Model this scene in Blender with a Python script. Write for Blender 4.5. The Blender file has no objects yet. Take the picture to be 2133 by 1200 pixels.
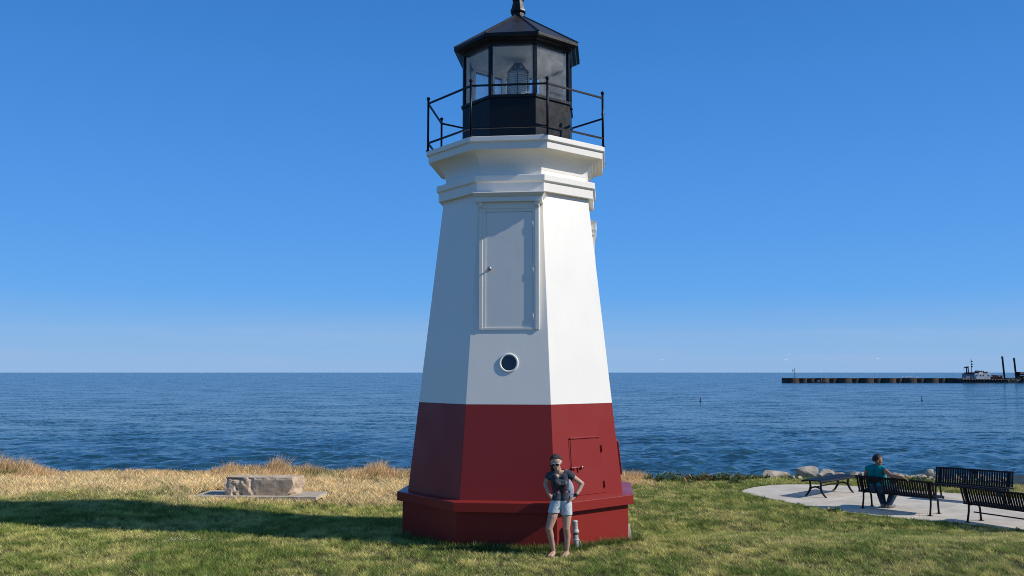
import bpy, bmesh, math, random
import numpy as np
from math import sin, cos, pi, radians as R
from mathutils import Vector, Matrix, noise as mnoise

random.seed(7); rng = np.random.default_rng(7)
sc = bpy.context.scene
COL = sc.collection

# ------------------------------------------------------------------ camera, sky, sun
cam = bpy.data.cameras.new('camera'); camo = bpy.data.objects.new('camera', cam); COL.objects.link(camo)
cam.sensor_width = 36; cam.lens = 36*1860/2133
camo.location = (0, 0, 2.9); camo.rotation_euler = (R(90)+math.atan(176/1860), 0, 0)
cam.clip_start = 0.1; cam.clip_end = 90000
sc.camera = camo

SUN_EL = R(35.5); SUN_AZ = R(-12.3)            # azimuth measured from +X, negative = towards the camera
sd = Vector((cos(SUN_AZ)*cos(SUN_EL), sin(SUN_AZ)*cos(SUN_EL), sin(SUN_EL)))
sun = bpy.data.lights.new('sun', 'SUN'); suno = bpy.data.objects.new('sun', sun); COL.objects.link(suno)
sun.energy = 4.45; sun.angle = R(0.5); sun.color = (1, 0.955, 0.90)
suno.rotation_euler = sd.to_track_quat('Z', 'Y').to_euler(); suno.location = (30, -6, 25)

world = bpy.data.worlds.new('World'); sc.world = world; world.use_nodes = True
wt = world.node_tree; wn = wt.nodes; wl = wt.links; wn.clear()
wo = wn.new('ShaderNodeOutputWorld'); bg = wn.new('ShaderNodeBackground'); sky = wn.new('ShaderNodeTexSky')
sky.sky_type = 'NISHITA'; sky.sun_disc = False; sky.sun_elevation = SUN_EL
sky.sun_rotation = math.atan2(sd.x, sd.y); sky.altitude = 0; sky.air_density = 1.0; sky.dust_density = 0.35; sky.ozone_density = 2.6
bg.inputs['Strength'].default_value = 0.105
hs = wn.new('ShaderNodeHueSaturation'); hs.inputs['Saturation'].default_value = 1.12
wl.new(sky.outputs[0], hs.inputs['Color'])
# small fair-weather clouds and a faint veil low over the horizon, laid out by true direction
tc = wn.new('ShaderNodeTexCoord'); sep = wn.new('ShaderNodeSeparateXYZ'); wl.new(tc.outputs['Generated'], sep.inputs[0])
def mth(nt, op, a, b=None):
    n = nt.nodes.new('ShaderNodeMath'); n.operation = op
    for i, v in enumerate((a, b)):
        if v is None: continue
        if isinstance(v, (int, float)): n.inputs[i].default_value = v
        else: nt.links.new(v, n.inputs[i])
    return n.outputs[0]
def mixc(nt, f, a, b, typ='MIX'):
    n = nt.nodes.new('ShaderNodeMix'); n.data_type = 'RGBA'; n.blend_type = typ
    for k, v in ((0, f), (6, a), (7, b)):
        if isinstance(v, (int, float)): n.inputs[k].default_value = v
        elif isinstance(v, tuple): n.inputs[k].default_value = (*v, 1) if len(v) == 3 else v
        else: nt.links.new(v, n.inputs[k])
    return n.outputs[2]
def maprange(nt, v, a, b, c, d, smooth=True):
    n = nt.nodes.new('ShaderNodeMapRange'); n.interpolation_type = 'SMOOTHSTEP' if smooth else 'LINEAR'
    nt.links.new(v, n.inputs[0])
    for i, x in enumerate((a, b, c, d)): n.inputs[i+1].default_value = x
    return n.outputs[0]
def noise_tex(nt, vec, scale, detail=3, rough=.5):
    n = nt.nodes.new('ShaderNodeTexNoise'); n.inputs['Scale'].default_value = scale
    n.inputs['Detail'].default_value = detail; n.inputs['Roughness'].default_value = rough
    if vec is not None: nt.links.new(vec, n.inputs['Vector'])
    return n.outputs['Fac']
def mapping(nt, vec, sca=(1, 1, 1), loc=(0, 0, 0)):
    n = nt.nodes.new('ShaderNodeMapping'); nt.links.new(vec, n.inputs[0])
    n.inputs['Scale'].default_value = sca; n.inputs['Location'].default_value = loc
    return n.outputs[0]
z = sep.outputs['Z']
# clear deep-blue lake air: the same gradient all the way round, pale at the horizon and deep overhead
ramp = wn.new('ShaderNodeValToRGB'); cr = ramp.color_ramp; cr.interpolation = 'LINEAR'
stops = [(0, (.275, .475, .78)), (.041, (.212, .446, .81)), (.084, (.118, .384, .86)), (.147, (.090, .335, .835)), (.25, (.062, .276, .755)), (.386, (.040, .208, .61)), (.6, (.055, .175, .46)), (1, (.050, .135, .34))]
while len(cr.elements) < len(stops): cr.elements.new(.5)
for e_, (p_, c_) in zip(cr.elements, stops): e_.position = p_; e_.color = (*c_, 1)
wl.new(z, ramp.inputs[0])
sc_ = wn.new('ShaderNodeVectorMath'); sc_.operation = 'SCALE'; sc_.inputs['Scale'].default_value = 1/.105; wl.new(ramp.outputs[0], sc_.inputs[0])
base_sky = mixc(wt, .93, hs.outputs[0], sc_.outputs[0])
puff = noise_tex(wt, mapping(wt, tc.outputs['Generated'], (1, 1, 3.2), (3.1, .4, 0)), 62, 4, .55)
puff = maprange(wt, puff, .60, .70, 0, 1)
band = mth(wt, 'MULTIPLY', maprange(wt, z, .0125, .0145, 0, 1), maprange(wt, z, .016, .021, 1, 0))
clus = maprange(wt, noise_tex(wt, mapping(wt, tc.outputs['Generated'], (1, 1, .2), (2.2, 0, 0)), 7, 1), .50, .56, 0, 1)
puff = mth(wt, 'MULTIPLY', mth(wt, 'MULTIPLY', puff, band), mth(wt, 'MULTIPLY', clus, .5))
veil = noise_tex(wt, mapping(wt, tc.outputs['Generated'], (1, 1, 16)), 3.2, 4, .6)
veil = mth(wt, 'MULTIPLY', maprange(wt, veil, .40, .72, 0, .34), mth(wt, 'MULTIPLY', maprange(wt, z, .004, .02, 0, 1), maprange(wt, z, .03, .075, 1, 0)))
c1 = mixc(wt, veil, base_sky, (3.5, 4.7, 7.0))
c2 = mixc(wt, puff, c1, (7.6, 8.0, 8.6))
wl.new(c2, bg.inputs['Color']); wl.new(bg.outputs[0], wo.inputs[0])
sc.view_settings.view_transform = 'Standard'; sc.view_settings.look = 'None'
sc.view_settings.exposure = 0; sc.view_settings.gamma = 1; sc.view_settings.use_curve_mapping = False
sc.cycles.use_denoising = True; sc.cycles.denoising_prefilter = 'NONE'; sc.cycles.use_adaptive_sampling = False; sc.cycles.filter_width = 1.0; sc.cycles.sample_clamp_indirect = 4; sc.cycles.max_bounces = 8; sc.cycles.transparent_max_bounces = 16

# ------------------------------------------------------------------ helpers
def tag(o, label=None, cat=None, group=None, kind=None):
    if label: o['label'] = label
    if cat: o['category'] = cat
    if group: o['group'] = group
    if kind: o['kind'] = kind
    return o
def empty(name, loc=(0, 0, 0), rz=0, label=None, cat=None, group=None):
    o = bpy.data.objects.new(name, None); COL.objects.link(o)
    o.location = loc; o.rotation_euler = (0, 0, rz); o.empty_display_size = .1
    return tag(o, label, cat, group)
class MB:
    def __init__(s): s.v = []; s.f = []; s.sm = []
    def add(s, v, f, smooth=False):
        n = len(s.v); s.v += [tuple(p) for p in v]; s.f += [tuple(i+n for i in q) for q in f]; s.sm += [smooth]*len(f); return s
    def box(s, c, d, M=None, taper=(1, 1)):
        x, y, zz = d[0]/2, d[1]/2, d[2]/2; tx, ty = taper
        v = [Vector(p) for p in ((-x,-y,-zz),(x,-y,-zz),(x,y,-zz),(-x,y,-zz),(-x*tx,-y*ty,zz),(x*tx,-y*ty,zz),(x*tx,y*ty,zz),(-x*tx,y*ty,zz))]
        if M: v = [M @ p for p in v]
        return s.add([p+Vector(c) for p in v], [(0,3,2,1),(4,5,6,7),(0,1,5,4),(1,2,6,5),(2,3,7,6),(3,0,4,7)])
    def bbox(s, x0, x1, y0, y1, z0, z1): return s.box(((x0+x1)/2,(y0+y1)/2,(z0+z1)/2),(x1-x0,y1-y0,z1-z0))
    def tube(s, path, r, n=8, smooth=True, cap=True):
        P = [Vector(p) for p in path]; rr = r if isinstance(r, (list, tuple)) else [r]*len(P)
        v = []; up = None
        for i, p in enumerate(P):
            t = (P[min(i+1, len(P)-1)]-P[max(i-1, 0)]).normalized()
            if up is None: up = t.orthogonal().normalized()
            up = (up - t*up.dot(t)).normalized(); w = t.cross(up)
            v += [p+(up*cos(2*pi*k/n)+w*sin(2*pi*k/n))*rr[i] for k in range(n)]
        f = [(i*n+k, i*n+(k+1)%n, (i+1)*n+(k+1)%n, (i+1)*n+k) for i in range(len(P)-1) for k in range(n)]
        s.add(v, f, smooth)
        if cap: s.add([], []); m = len(s.v)-len(v); s.f += [tuple(m+k for k in range(n))[::-1], tuple(m+(len(P)-1)*n+k for k in range(n))]; s.sm += [False, False]
        return s
    def bar(s, a, b, w, h, up=(0, 0, 1)):
        a, b = Vector(a), Vector(b); t = (b-a); L = t.length; t.normalize(); u = Vector(up); side = t.cross(u).normalized(); u = side.cross(t)
        M = Matrix((t, side, u)).transposed(); return s.box((a+b)/2, (L, w, h), M)
    def lathe(s, prof, n=16, c=(0, 0, 0), a0=0, smooth=True, cap=True):
        v = [(c[0]+r*sin(a0+2*pi*k/n), c[1]-r*cos(a0+2*pi*k/n), c[2]+zz) for r, zz in prof for k in range(n)]
        f = [(i*n+k, i*n+(k+1)%n, (i+1)*n+(k+1)%n, (i+1)*n+k) for i in range(len(prof)-1) for k in range(n)]
        m = len(s.v); s.add(v, f, smooth)
        if cap: s.f += [tuple(m+k for k in range(n))[::-1], tuple(m+(len(prof)-1)*n+k for k in range(n))]; s.sm += [False, False]
        return s
    def octo(s, prof, cap=True): return s.lathe(prof, 8, (0, 0, 0), R(22.5), False, cap)
    def ball(s, c, r, n=10, m=6, sc3=(1, 1, 1)):
        v = []; f = []
        for i in range(1, m):
            t = pi*i/m
            v += [(c[0]+r*sc3[0]*sin(t)*cos(2*pi*k/n), c[1]+r*sc3[1]*sin(t)*sin(2*pi*k/n), c[2]+r*sc3[2]*cos(t)) for k in range(n)]
        f = [(i*n+k, (i+1)*n+k, (i+1)*n+(k+1)%n, i*n+(k+1)%n) for i in range(m-2) for k in range(n)]
        v += [(c[0], c[1], c[2]+r*sc3[2]), (c[0], c[1], c[2]-r*sc3[2])]; T = (m-1)*n
        f += [(T, k, (k+1) % n) for k in range(n)] + [(T+1, (m-2)*n+(k+1) % n, (m-2)*n+k) for k in range(n)]
        return s.add(v, f, True)
    def mesh(s, name):
        me = bpy.data.meshes.new(name); me.from_pydata(s.v, [], s.f); me.polygons.foreach_set('use_smooth', s.sm); me.update(); return me
    def build(s, name, mat, parent=None, bevel=0, **kw):
        o = bpy.data.objects.new(name, s.mesh(name)); COL.objects.link(o); o.data.materials.append(mat)
        if parent: o.parent = parent
        if bevel:
            b = o.modifiers.new('bevel', 'BEVEL'); b.width = bevel; b.segments = 2; b.limit_method = 'ANGLE'; b.angle_limit = R(30)
        return tag(o, **kw)
def link_copy(o, parent):
    c = o.copy(); COL.objects.link(c); c.parent = parent; return c
def copy_tree(o, parent=None):
    c = o.copy(); COL.objects.link(c)
    if parent: c.parent = parent
    for ch in list(o.children): copy_tree(ch, c)
    return c

def mat(name, col, rough=.6, metal=0, var=0, vscale=3, bump=0, bscale=40, spec=.5, col2=None, coat=0):
    m = bpy.data.materials.new(name); m.use_nodes = True; nt = m.node_tree; p = nt.nodes['Principled BSDF']
    p.inputs['Base Color'].default_value = (*col, 1); p.inputs['Roughness'].default_value = rough; p.inputs['Metallic'].default_value = metal
    p.inputs['Specular IOR Level'].default_value = spec; p.inputs['Coat Weight'].default_value = coat
    t = nt.nodes.new('ShaderNodeTexCoord').outputs['Object']
    if var or col2:
        f = noise_tex(nt, t, vscale, 5, .62)
        c2 = col2 or tuple(x*(1-var) for x in col)
        nt.links.new(mixc(nt, maprange(nt, f, .35, .68, 0, 1), col, c2), p.inputs['Base Color'])
        nt.links.new(maprange(nt, noise_tex(nt, t, vscale*2.3, 4), .3, .7, rough*.85, min(1, rough*1.2)), p.inputs['Roughness'])
    if bump:
        b = nt.nodes.new('ShaderNodeBump'); b.inputs['Strength'].default_value = bump; b.inputs['Distance'].default_value = .02
        nt.links.new(noise_tex(nt, t, bscale, 4, .6), b.inputs['Height']); nt.links.new(b.outputs[0], p.inputs['Normal'])
    return m
def vcol_mat(name, rough=.7, trans=.25, spec=.25):
    m = bpy.data.materials.new(name); m.use_nodes = True; nt = m.node_tree; p = nt.nodes['Principled BSDF']
    a = nt.nodes.new('ShaderNodeAttribute'); a.attribute_name = 'col'
    nt.links.new(a.outputs['Color'], p.inputs['Base Color']); p.inputs['Roughness'].default_value = rough; p.inputs['Specular IOR Level'].default_value = spec
    tr = nt.nodes.new('ShaderNodeBsdfTranslucent'); nt.links.new(a.outputs['Color'], tr.inputs[0])
    mx = nt.nodes.new('ShaderNodeMixShader'); mx.inputs[0].default_value = trans
    nt.links.new(p.outputs[0], mx.inputs[1]); nt.links.new(tr.outputs[0], mx.inputs[2])
    nt.links.new(mx.outputs[0], nt.nodes['Material Output'].inputs[0]); return m
def weathered(name, col, rough, stain, bump_amt=.06, amt=.32):
    """painted steel: faint uneven roller texture, thin vertical run-off streaks, a little grime"""
    m = mat(name, col, rough); nt = m.node_tree; p = nt.nodes['Principled BSDF']
    t = nt.nodes.new('ShaderNodeTexCoord').outputs['Object']
    st = noise_tex(nt, mapping(nt, t, (9, 9, .55)), 1.6, 5, .65)
    bl = noise_tex(nt, t, 1.3, 4, .6)
    f = mth(nt, 'MULTIPLY', maprange(nt, st, .45, .8, 0, 1), maprange(nt, bl, .35, .7, .25, 1))
    c = mixc(nt, mth(nt, 'MULTIPLY', f, amt), col, stain)
    sp = maprange(nt, noise_tex(nt, t, 34, 2, .5), .745, .77, 0, .5)
    if col[1] < .1: p.inputs['Specular IOR Level'].default_value = .2
    c = mixc(nt, sp, c, tuple(x*.5 for x in stain))
    nt.links.new(c, p.inputs['Base Color'])
    nt.links.new(maprange(nt, bl, .3, .7, rough*.8, rough*1.2), p.inputs['Roughness'])
    b = nt.nodes.new('ShaderNodeBump'); b.inputs['Strength'].default_value = bump_amt; b.inputs['Distance'].default_value = .05
    nt.links.new(mth(nt, 'ADD', noise_tex(nt, t, 2.2, 3), mth(nt, 'MULTIPLY', noise_tex(nt, t, 90, 2), .08)), b.inputs['Height']); nt.links.new(b.outputs[0], p.inputs['Normal'])
    return m

# value noise for large numpy arrays
_T = rng.random((256, 256))
def vn(x, y):
    xi = np.floor(x).astype(int); yi = np.floor(y).astype(int); fx = x-xi; fy = y-yi
    fx = fx*fx*(3-2*fx); fy = fy*fy*(3-2*fy); xi &= 255; yi &= 255; x1 = (xi+1) & 255; y1 = (yi+1) & 255
    return (_T[xi, yi]*(1-fx)+_T[x1, yi]*fx)*(1-fy)+(_T[xi, y1]*(1-fx)+_T[x1, y1]*fx)*fy
def fbm(x, y, o=4):
    s = 0; a = .5; n = 0
    for k in range(o): s = s+a*vn(x*2**k+17.3*k, y*2**k+5.1*k); n += a; a *= .5
    return s/n
def sst(a, b, x):
    t = np.clip((x-a)/(b-a), 0, 1); return t*t*(3-2*t)

M = {
 'white': weathered('white_paint', (.83, .79, .70), .42, (.55, .50, .41), .05, .13),
 'trim': weathered('white_trim_paint', (.82, .775, .68), .45, (.40, .33, .22), .03, .16),
 'red': weathered('red_paint', (.255, .026, .021), .34, (.17, .03, .028), .05, .3),
 'black': mat('black_paint', (.004, .005, .008), .38, 0, .2, 4, .02, 20, .22),
 'roofmetal': mat('roof_metal', (.025, .024, .026), .42, .1, .35, 5, .04, 12, .5, (.035, .031, .03)),
 'inner': mat('lantern_ceiling_paint', (.90, .88, .82), .6, 0, .1, 4),
 'concrete': mat('foundation_concrete', (.42, .38, .31), .85, 0, .3, 6, .3, 60),
 'steel': mat('worn_steel', (.45, .43, .4), .35, 1, .3, 30),
 'darkglass': mat('dark_glass', (.012, .016, .02), .06, 0, 0, 1, 0, 1, .6),
 'benchblack': mat('bench_black_coating', (.004, .005, .009), .5, 0, .2, 8, 0, 1, .28),
 'plaque': mat('bronze_plaque', (.02, .016, .012), .35, .6),
}

# ------------------------------------------------------------------ terrain
EDGE_X = np.array([-400, -60, -20, -14, -7, -3, 3, 8, 12, 14.5, 17, 22, 60, 400.]); EDGE_Y = np.array([24, 25, 25.8, 26.1, 26.4, 27.6, 29.4, 30.6, 30.4, 29.6, 28.2, 27, 26, 26.])
def edge(x): return np.interp(x, EDGE_X, EDGE_Y) + .5*(vn(x*.6+3, x*0+9)-.5)
WATER_Z = -2.2
def gz(x, y):
    x = np.asarray(x, float); y = np.asarray(y, float)
    w = .06+.34*sst(-9, -2, x)+.60*sst(-2, 3.5, x)
    zz = -.62*sst(14.8, 20.5, y)*w
    zz = zz + 1.25*sst(9.5, -4, y)
    e = edge(x); d = y-e
    zz = zz + .05*(fbm(x*.35+40, y*.35+3, 2)-.5)*np.clip((np.abs(x-.1)-2.2), 0, 1)*(1-sst(5.5, 7.5, x)*sst(18, 20, y)*sst(29.5, 28, y))
    return np.where(d > 0, zz-np.clip(d, 0, 9)*.62-.25*sst(0, .7, d), zz)
def gz1(x, y): return float(gz(np.array([x]), np.array([y]))[0])

xs = np.concatenate([[-400, -200, -100, -60, -40, -30], np.arange(-24, 24.01, .3), [30, 40, 60, 100, 200, 400]])
ys = np.concatenate([[-60, -30, -15, -8, -5], np.arange(-3, 10, 1.), np.arange(10, 40.1, .3)])
GX, GY = np.meshgrid(xs, ys); GZ = gz(GX, GY)
nx, ny = len(xs), len(ys)
def grid_mesh(name, X, Y, Z, material, smooth=True):
    h, w = X.shape; me = bpy.data.meshes.new(name)
    me.vertices.add(h*w); me.vertices.foreach_set('co', np.stack([X, Y, Z], -1).astype(np.float32).ravel())
    i = (np.arange(h-1)[:, None]*w+np.arange(w-1)[None]).ravel(); q = np.stack([i, i+1, i+w+1, i+w], -1).astype(np.int32)
    me.loops.add(q.size); me.loops.foreach_set('vertex_index', q.ravel()); me.polygons.add(len(q))
    me.polygons.foreach_set('loop_start', np.arange(0, q.size, 4, dtype=np.int32))
    me.update(calc_edges=True)
    me.polygons.foreach_set('use_smooth', np.full(len(q), smooth)); me.materials.append(material)
    o = bpy.data.objects.new(name, me); COL.objects.link(o); return o
soil = mat('lawn_soil', (.075, .075, .03), .95, 0, .5, 1.5, .4, 12, .1, (.11, .09, .045))
tag(grid_mesh('ground', GX, GY, GZ, soil), kind='structure')

# ------------------------------------------------------------------ lake
def build_lake():
    th = np.concatenate([np.linspace(-82, -36, 40, endpoint=False), np.linspace(-36, 36, 620), np.linspace(36, 82, 41)[1:]])*pi/180
    r = [30.]
    while r[-1] < 420: r.append(r[-1]+max(.16, r[-1]**1.72*.00026))
    while r[-1] < 60000: r.append(r[-1]*1.13)
    r = np.array(r); RR, TT = np.meshgrid(r, th, indexing='ij')
    X = RR*np.sin(TT); Y = RR*np.cos(TT); Z = np.full_like(X, WATER_Z)
    dr = np.gradient(r)[:, None]; loc = np.maximum(dr, RR*.0021)
    g = np.random.default_rng(3)
    for k in range(140):
        lam = .42*(3.4/.42)**(g.random()**1.1); a = R(-68)+g.normal()*R(34); ph = g.random()*2*pi
        amp = .0150*lam**.55*(.5+g.random()); kk = 2*pi/lam
        fade = np.clip((lam/loc-4)/4, 0, 1)
        gate = .45+1.1*vn(X*.7/lam/2.6+k*3.7, Y*.7/lam/2.6+k*1.9) if k % 2 == 0 else 1
        p = kk*(X*cos(a)+Y*sin(a))+ph
        Z += amp*fade*gate*(np.sin(p)+.25*np.cos(2*p))*.55
    m = bpy.data.materials.new('lake_water'); m.use_nodes = True; nt = m.node_tree; p = nt.nodes['Principled BSDF']
    p.inputs['Roughness'].default_value = .15; p.inputs['IOR'].default_value = 1.33; p.inputs['Specular IOR Level'].default_value = .36
    t = nt.nodes.new('ShaderNodeTexCoord').outputs['Object']
    col = mixc(nt, maprange(nt, noise_tex(nt, mapping(nt, t, (.16, .34, 1)), 1, 6, .7), .36, .64, 0, 1), (.010, .046, .074), (.022, .072, .106))
    nt.links.new(col, p.inputs['Base Color'])
    def slope(sca, amp, det):
        n = nt.nodes.new('ShaderNodeTexNoise'); n.inputs['Scale'].default_value = 1; n.inputs['Detail'].default_value = det; n.inputs['Roughness'].default_value = .62
        nt.links.new(mapping(nt, t, sca), n.inputs['Vector'])
        a = nt.nodes.new('ShaderNodeVectorMath'); a.operation = 'SUBTRACT'; nt.links.new(n.outputs['Color'], a.inputs[0]); a.inputs[1].default_value = (.5, .5, .5)
        b = nt.nodes.new('ShaderNodeVectorMath'); b.operation = 'MULTIPLY'; nt.links.new(a.outputs[0], b.inputs[0]); b.inputs[1].default_value = (amp*.7, amp, 0); return b.outputs[0]
    geo = nt.nodes.new('ShaderNodeNewGeometry').outputs['Normal']
    def vadd(a, b):
        n = nt.nodes.new('ShaderNodeVectorMath'); n.operation = 'ADD'; nt.links.new(a, n.inputs[0]); nt.links.new(b, n.inputs[1]); return n.outputs[0]
    nv = vadd(vadd(geo, slope((2.0, 4.2, 1), 2.0, 3)), slope((.6, 1.4, 1), 1.2, 3)); nv = vadd(nv, slope((.10, .20, 1), 1.2, 4))
    nn = nt.nodes.new('ShaderNodeVectorMath'); nn.operation = 'NORMALIZE'; nt.links.new(nv, nn.inputs[0]); nt.links.new(nn.outputs[0], p.inputs['Normal'])
    tag(grid_mesh('lake_water', X, Y, Z, m), kind='structure')
build_lake()

# ------------------------------------------------------------------ concrete path (slabs with open joints)
def clip(poly, n, c):     # keep n.p <= c
    out = []
    for i in range(len(poly)):
        a, b = poly[i], poly[(i+1) % len(poly)]; da = n[0]*a[0]+n[1]*a[1]-c; db = n[0]*b[0]+n[1]*b[1]-c
        if da <= 0: out.append(a)
        if da*db < 0: t = da/(da-db); out.append((a[0]+t*(b[0]-a[0]), a[1]+t*(b[1]-a[1])))
    return out
near = [(6.72, 26.5), (6.80, 26.05), (7.13, 25.28), (7.44, 24.57), (7.8, 23.71), (8.19, 23.06), (9.12, 22.08), (10.39, 21.12), (11.4, 20.3), (12.6, 19.1), (13.8, 17.5)]
far = [(17.6, 20.6), (16.2, 22.8), (15, 24.3), (13.92, 25.5), (12.97, 26.29), (11.67, 27.14), (10.55, 28.0), (9.9, 28.32), (9.24, 28.42), (8.5, 28.38), (7.95, 28.16), (7.4, 27.75), (7.0, 27.25), (6.76, 26.85)]
PATH = near+far
PATH_Z = -.585
slabmat = mat('path_concrete', (.60, .535, .43), .9, 0, .18, 1.1, .25, 70, .2, (.46, .405, .32))
pd = (.68, -.733)
path = empty('path', (10, 24, PATH_Z)); tag(path, kind='structure')
cuts = [-13.9-20, -12.3, -9.55, -6.75, -3.9, -1.0, 2.0, 30]
for i in range(len(cuts)-1):
    pl = clip(clip(PATH, pd, cuts[i+1]-.008), (-pd[0], -pd[1]), -cuts[i]-.008)
    if len(pl) < 3: continue
    mb = MB(); n = len(pl)
    v = [(x-10, y-24, 0) for x, y in pl]+[(x-10, y-24, -.15) for x, y in pl]
    mb.add(v, [tuple(range(n)), tuple(range(2*n-1, n-1, -1))]+[(k, n+k, n+(k+1) % n, (k+1) % n) for k in range(n)])
    mb.build('concrete_slab', slabmat, path, .008)
def inpoly(x, y, poly):
    r = np.zeros(len(x), bool); n = len(poly)
    for i in range(n):
        x1, y1 = poly[i]; x2, y2 = poly[(i+1) % n]
        c = ((y1 > y) != (y2 > y)); r ^= c & (x < (x2-x1)*(y-y1)/((y2-y1) or 1e-9)+x1)
    return r

# ------------------------------------------------------------------ lighthouse
PHI = R(-6.10); LX, LY = .12, 17.0
LH = empty('lighthouse', (LX, LY, 0), PHI, 'white and red octagonal lighthouse with a black lantern room standing on the lawn', 'lighthouse')
MB().octo([(2.25, -.7), (2.25, -.02)]).build('foundation', M['concrete'], LH, .01)
MB().octo([(2.18, -.1), (2.18, .62)]).build('base', M['red'], LH, .004)
MB().octo([(2.0, .60), (2.17, .60), (2.283, .612), (2.283, .765), (2.275, .772), (1.9, .790)]).build('ledge', M['red'], LH, .006)
wall_r = lambda zz: 2.085+(1.899-2.085)*(zz-.775)/(2.359-.775) if zz < 2.359 else 1.899+(1.474-1.899)*(zz-2.359)/(6.015-2.359)
MB().octo([(2.087, .76), (1.899, 2.359)], False).build('red_wall', M['red'], LH, .004)
MB().octo([(1.899, 2.361), (wall_r(6.2), 6.2)], False).build('white_wall', M['white'], LH, .004)
MB().octo([(1.40, 6.087), (1.562, 6.087), (1.562, 6.25), (1.572, 6.256), (1.605, 6.273), (1.605, 6.377), (1.595, 6.384), (1.38, 6.405)]).build('cornice', M['trim'], LH, .004)
prof = [(1.426, 6.39), (1.426, 6.497)]
NS = 7
for k in range(NS):
    a0, a1 = (k)/NS*pi/2, (k+1)/NS*pi/2
    f = lambda a: (1.43+.318*(1-cos(a)), 6.5+.313*sin(a))
    p0, p1 = f(a0), f(a1); prof += [(p0[0]+.009*sin(a0), p0[1]-.009*cos(a0)*.3), p1]
MB().octo(prof, False).build('cove', M['trim'], LH)
MB().octo([(1.6, 6.815), (1.760, 6.813), (1.764, 6.932), (1.772, 6.940), (1.80, 6.950), (1.804, 6.957), (1.804, 7.035), (1.796, 7.041), (1.0, 7.05)]).build('gallery_deck', M['trim'], LH, .003)

# railing
V8 = [(sin(R(22.5+45*k)), -cos(R(22.5+45*k))) for k in range(8)]
RR8 = 1.775
for k, (x, y) in enumerate(V8):
    po = MB().tube([(x*RR8, y*RR8, 7.03), (x*RR8, y*RR8, 8.04)], .021, 10).build('railing_post', M['black'], LH)
    MB().ball((x*RR8, y*RR8, 8.058), .035, 12, 8).build('post_ball', M['black'], po)
    MB().lathe([(.045, 0), (.045, .012), (.022, .016)], 10, (x*RR8, y*RR8, 7.045)).build('post_foot', M['black'], po)
    x2, y2 = V8[(k+1) % 8]
    for zz in (7.965, 7.20):
        MB().bar((x*RR8, y*RR8, zz), (x2*RR8, y2*RR8, zz), .03, .03).build('railing_bar', M['black'], LH)
# lantern room
MB().octo([(1.11, 7.03), (1.11, 7.945)], False).build('lantern_wall', M['black'], LH, .003)
MB().octo([(1.09, 7.92), (1.138, 7.925), (1.138, 7.975), (1.10, 7.995), (.98, 7.996)], False).build('lantern_sill', M['black'], LH, .003)
MB().octo([(.965, 7.90), (.3, 7.905)]).build('bounce_floor', M['inner'], LH)  # unseen white floor, added to bounce sunlight up onto the lantern ceiling
MB().octo([(.97, 7.99), (.97, 7.05)], False).build('lantern_lining', M['inner'], LH)
glass = bpy.data.materials.new('window_glass'); glass.use_nodes = True; nt = glass.node_tree; nt.nodes.clear()
o_ = nt.nodes.new('ShaderNodeOutputMaterial'); tr_ = nt.nodes.new('ShaderNodeBsdfTransparent'); tr_.inputs[0].default_value = (.97, .98, .98, 1)
gl_ = nt.nodes.new('ShaderNodeBsdfGlossy'); gl_.inputs['Roughness'].default_value = .02; df_ = nt.nodes.new('ShaderNodeBsdfDiffuse'); df_.inputs[0].default_value = (.75, .77, .76, 1)
fr_ = nt.nodes.new('ShaderNodeFresnel'); fr_.inputs[0].default_value = 1.5
m1 = nt.nodes.new('ShaderNodeMixShader'); m2 = nt.nodes.new('ShaderNodeMixShader')
tcg = nt.nodes.new('ShaderNodeTexCoord').outputs['Object']
nt.links.new(maprange(nt, noise_tex(nt, tcg, 5, 5, .65), .4, .75, .06, .17), m2.inputs[0])
nt.links.new(fr_.outputs[0], m1.inputs[0]); nt.links.new(tr_.outputs[0], m1.inputs[1]); nt.links.new(gl_.outputs[0], m1.inputs[2])
nt.links.new(m1.outputs[0], m2.inputs[1]); nt.links.new(df_.outputs[0], m2.inputs[2]); nt.links.new(m2.outputs[0], o_.inputs[0])
for k, (x, y) in enumerate(V8):
    a = R(22.5+45*k); Mz = Matrix.Rotation(a, 3, 'Z')
    r = 1.078
    mu = MB().box((x*r, y*r, 8.475), (.066, .055, .97), Mz).build('mullion', M['black'], LH, .004)
    MB().box((x*(r-.062), y*(r-.062), 8.475), (.072, .06, .965), Mz).build('mullion_lining', M['inner'], mu)
    x2, y2 = V8[(k+1) % 8]; q = 1.072
    d = Vector((x2-x, y2-y, 0)); A = Vector((x, y, 0))*q+d*.03; B_ = Vector((x2, y2, 0))*q-d*.03
    nrm = Vector((A+B_)); nrm.normalize(); e = nrm*-.008
    v = [A+Vector((0, 0, 7.99)), B_+Vector((0, 0, 7.99)), B_+Vector((0, 0, 8.965)), A+Vector((0, 0, 8.965))]
    MB().add(v, [(0, 1, 2, 3)]).build('glass_pane', glass, LH)
MB().octo([(1.0, 8.93), (1.115, 8.935), (1.118, 8.955), (1.135, 8.965), (1.15, 8.99), (1.215, 9.005), (1.235, 9.03), (1.27, 9.038), (1.286, 9.043), (1.286, 9.098), (1.28, 9.106)], False).build('eave', M['black'], LH, .002)
MB().octo([(1.012, 8.93), (1.012, 8.985)], False).build('lantern_header', M['inner'], LH)
rf = MB().octo([(1.279, 9.108), (.125, 9.845)], False).build('roof', M['roofmetal'], LH)
for x, y in V8:
    MB().bar((x*1.287, y*1.287, 9.115), (x*.12, y*.12, 9.858), .03, .022).build('roof_rib', M['roofmetal'], rf)
ce = MB().octo([(1.02, 8.98), (.16, 9.66)]).build('ceiling', M['inner'], LH)
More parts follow.
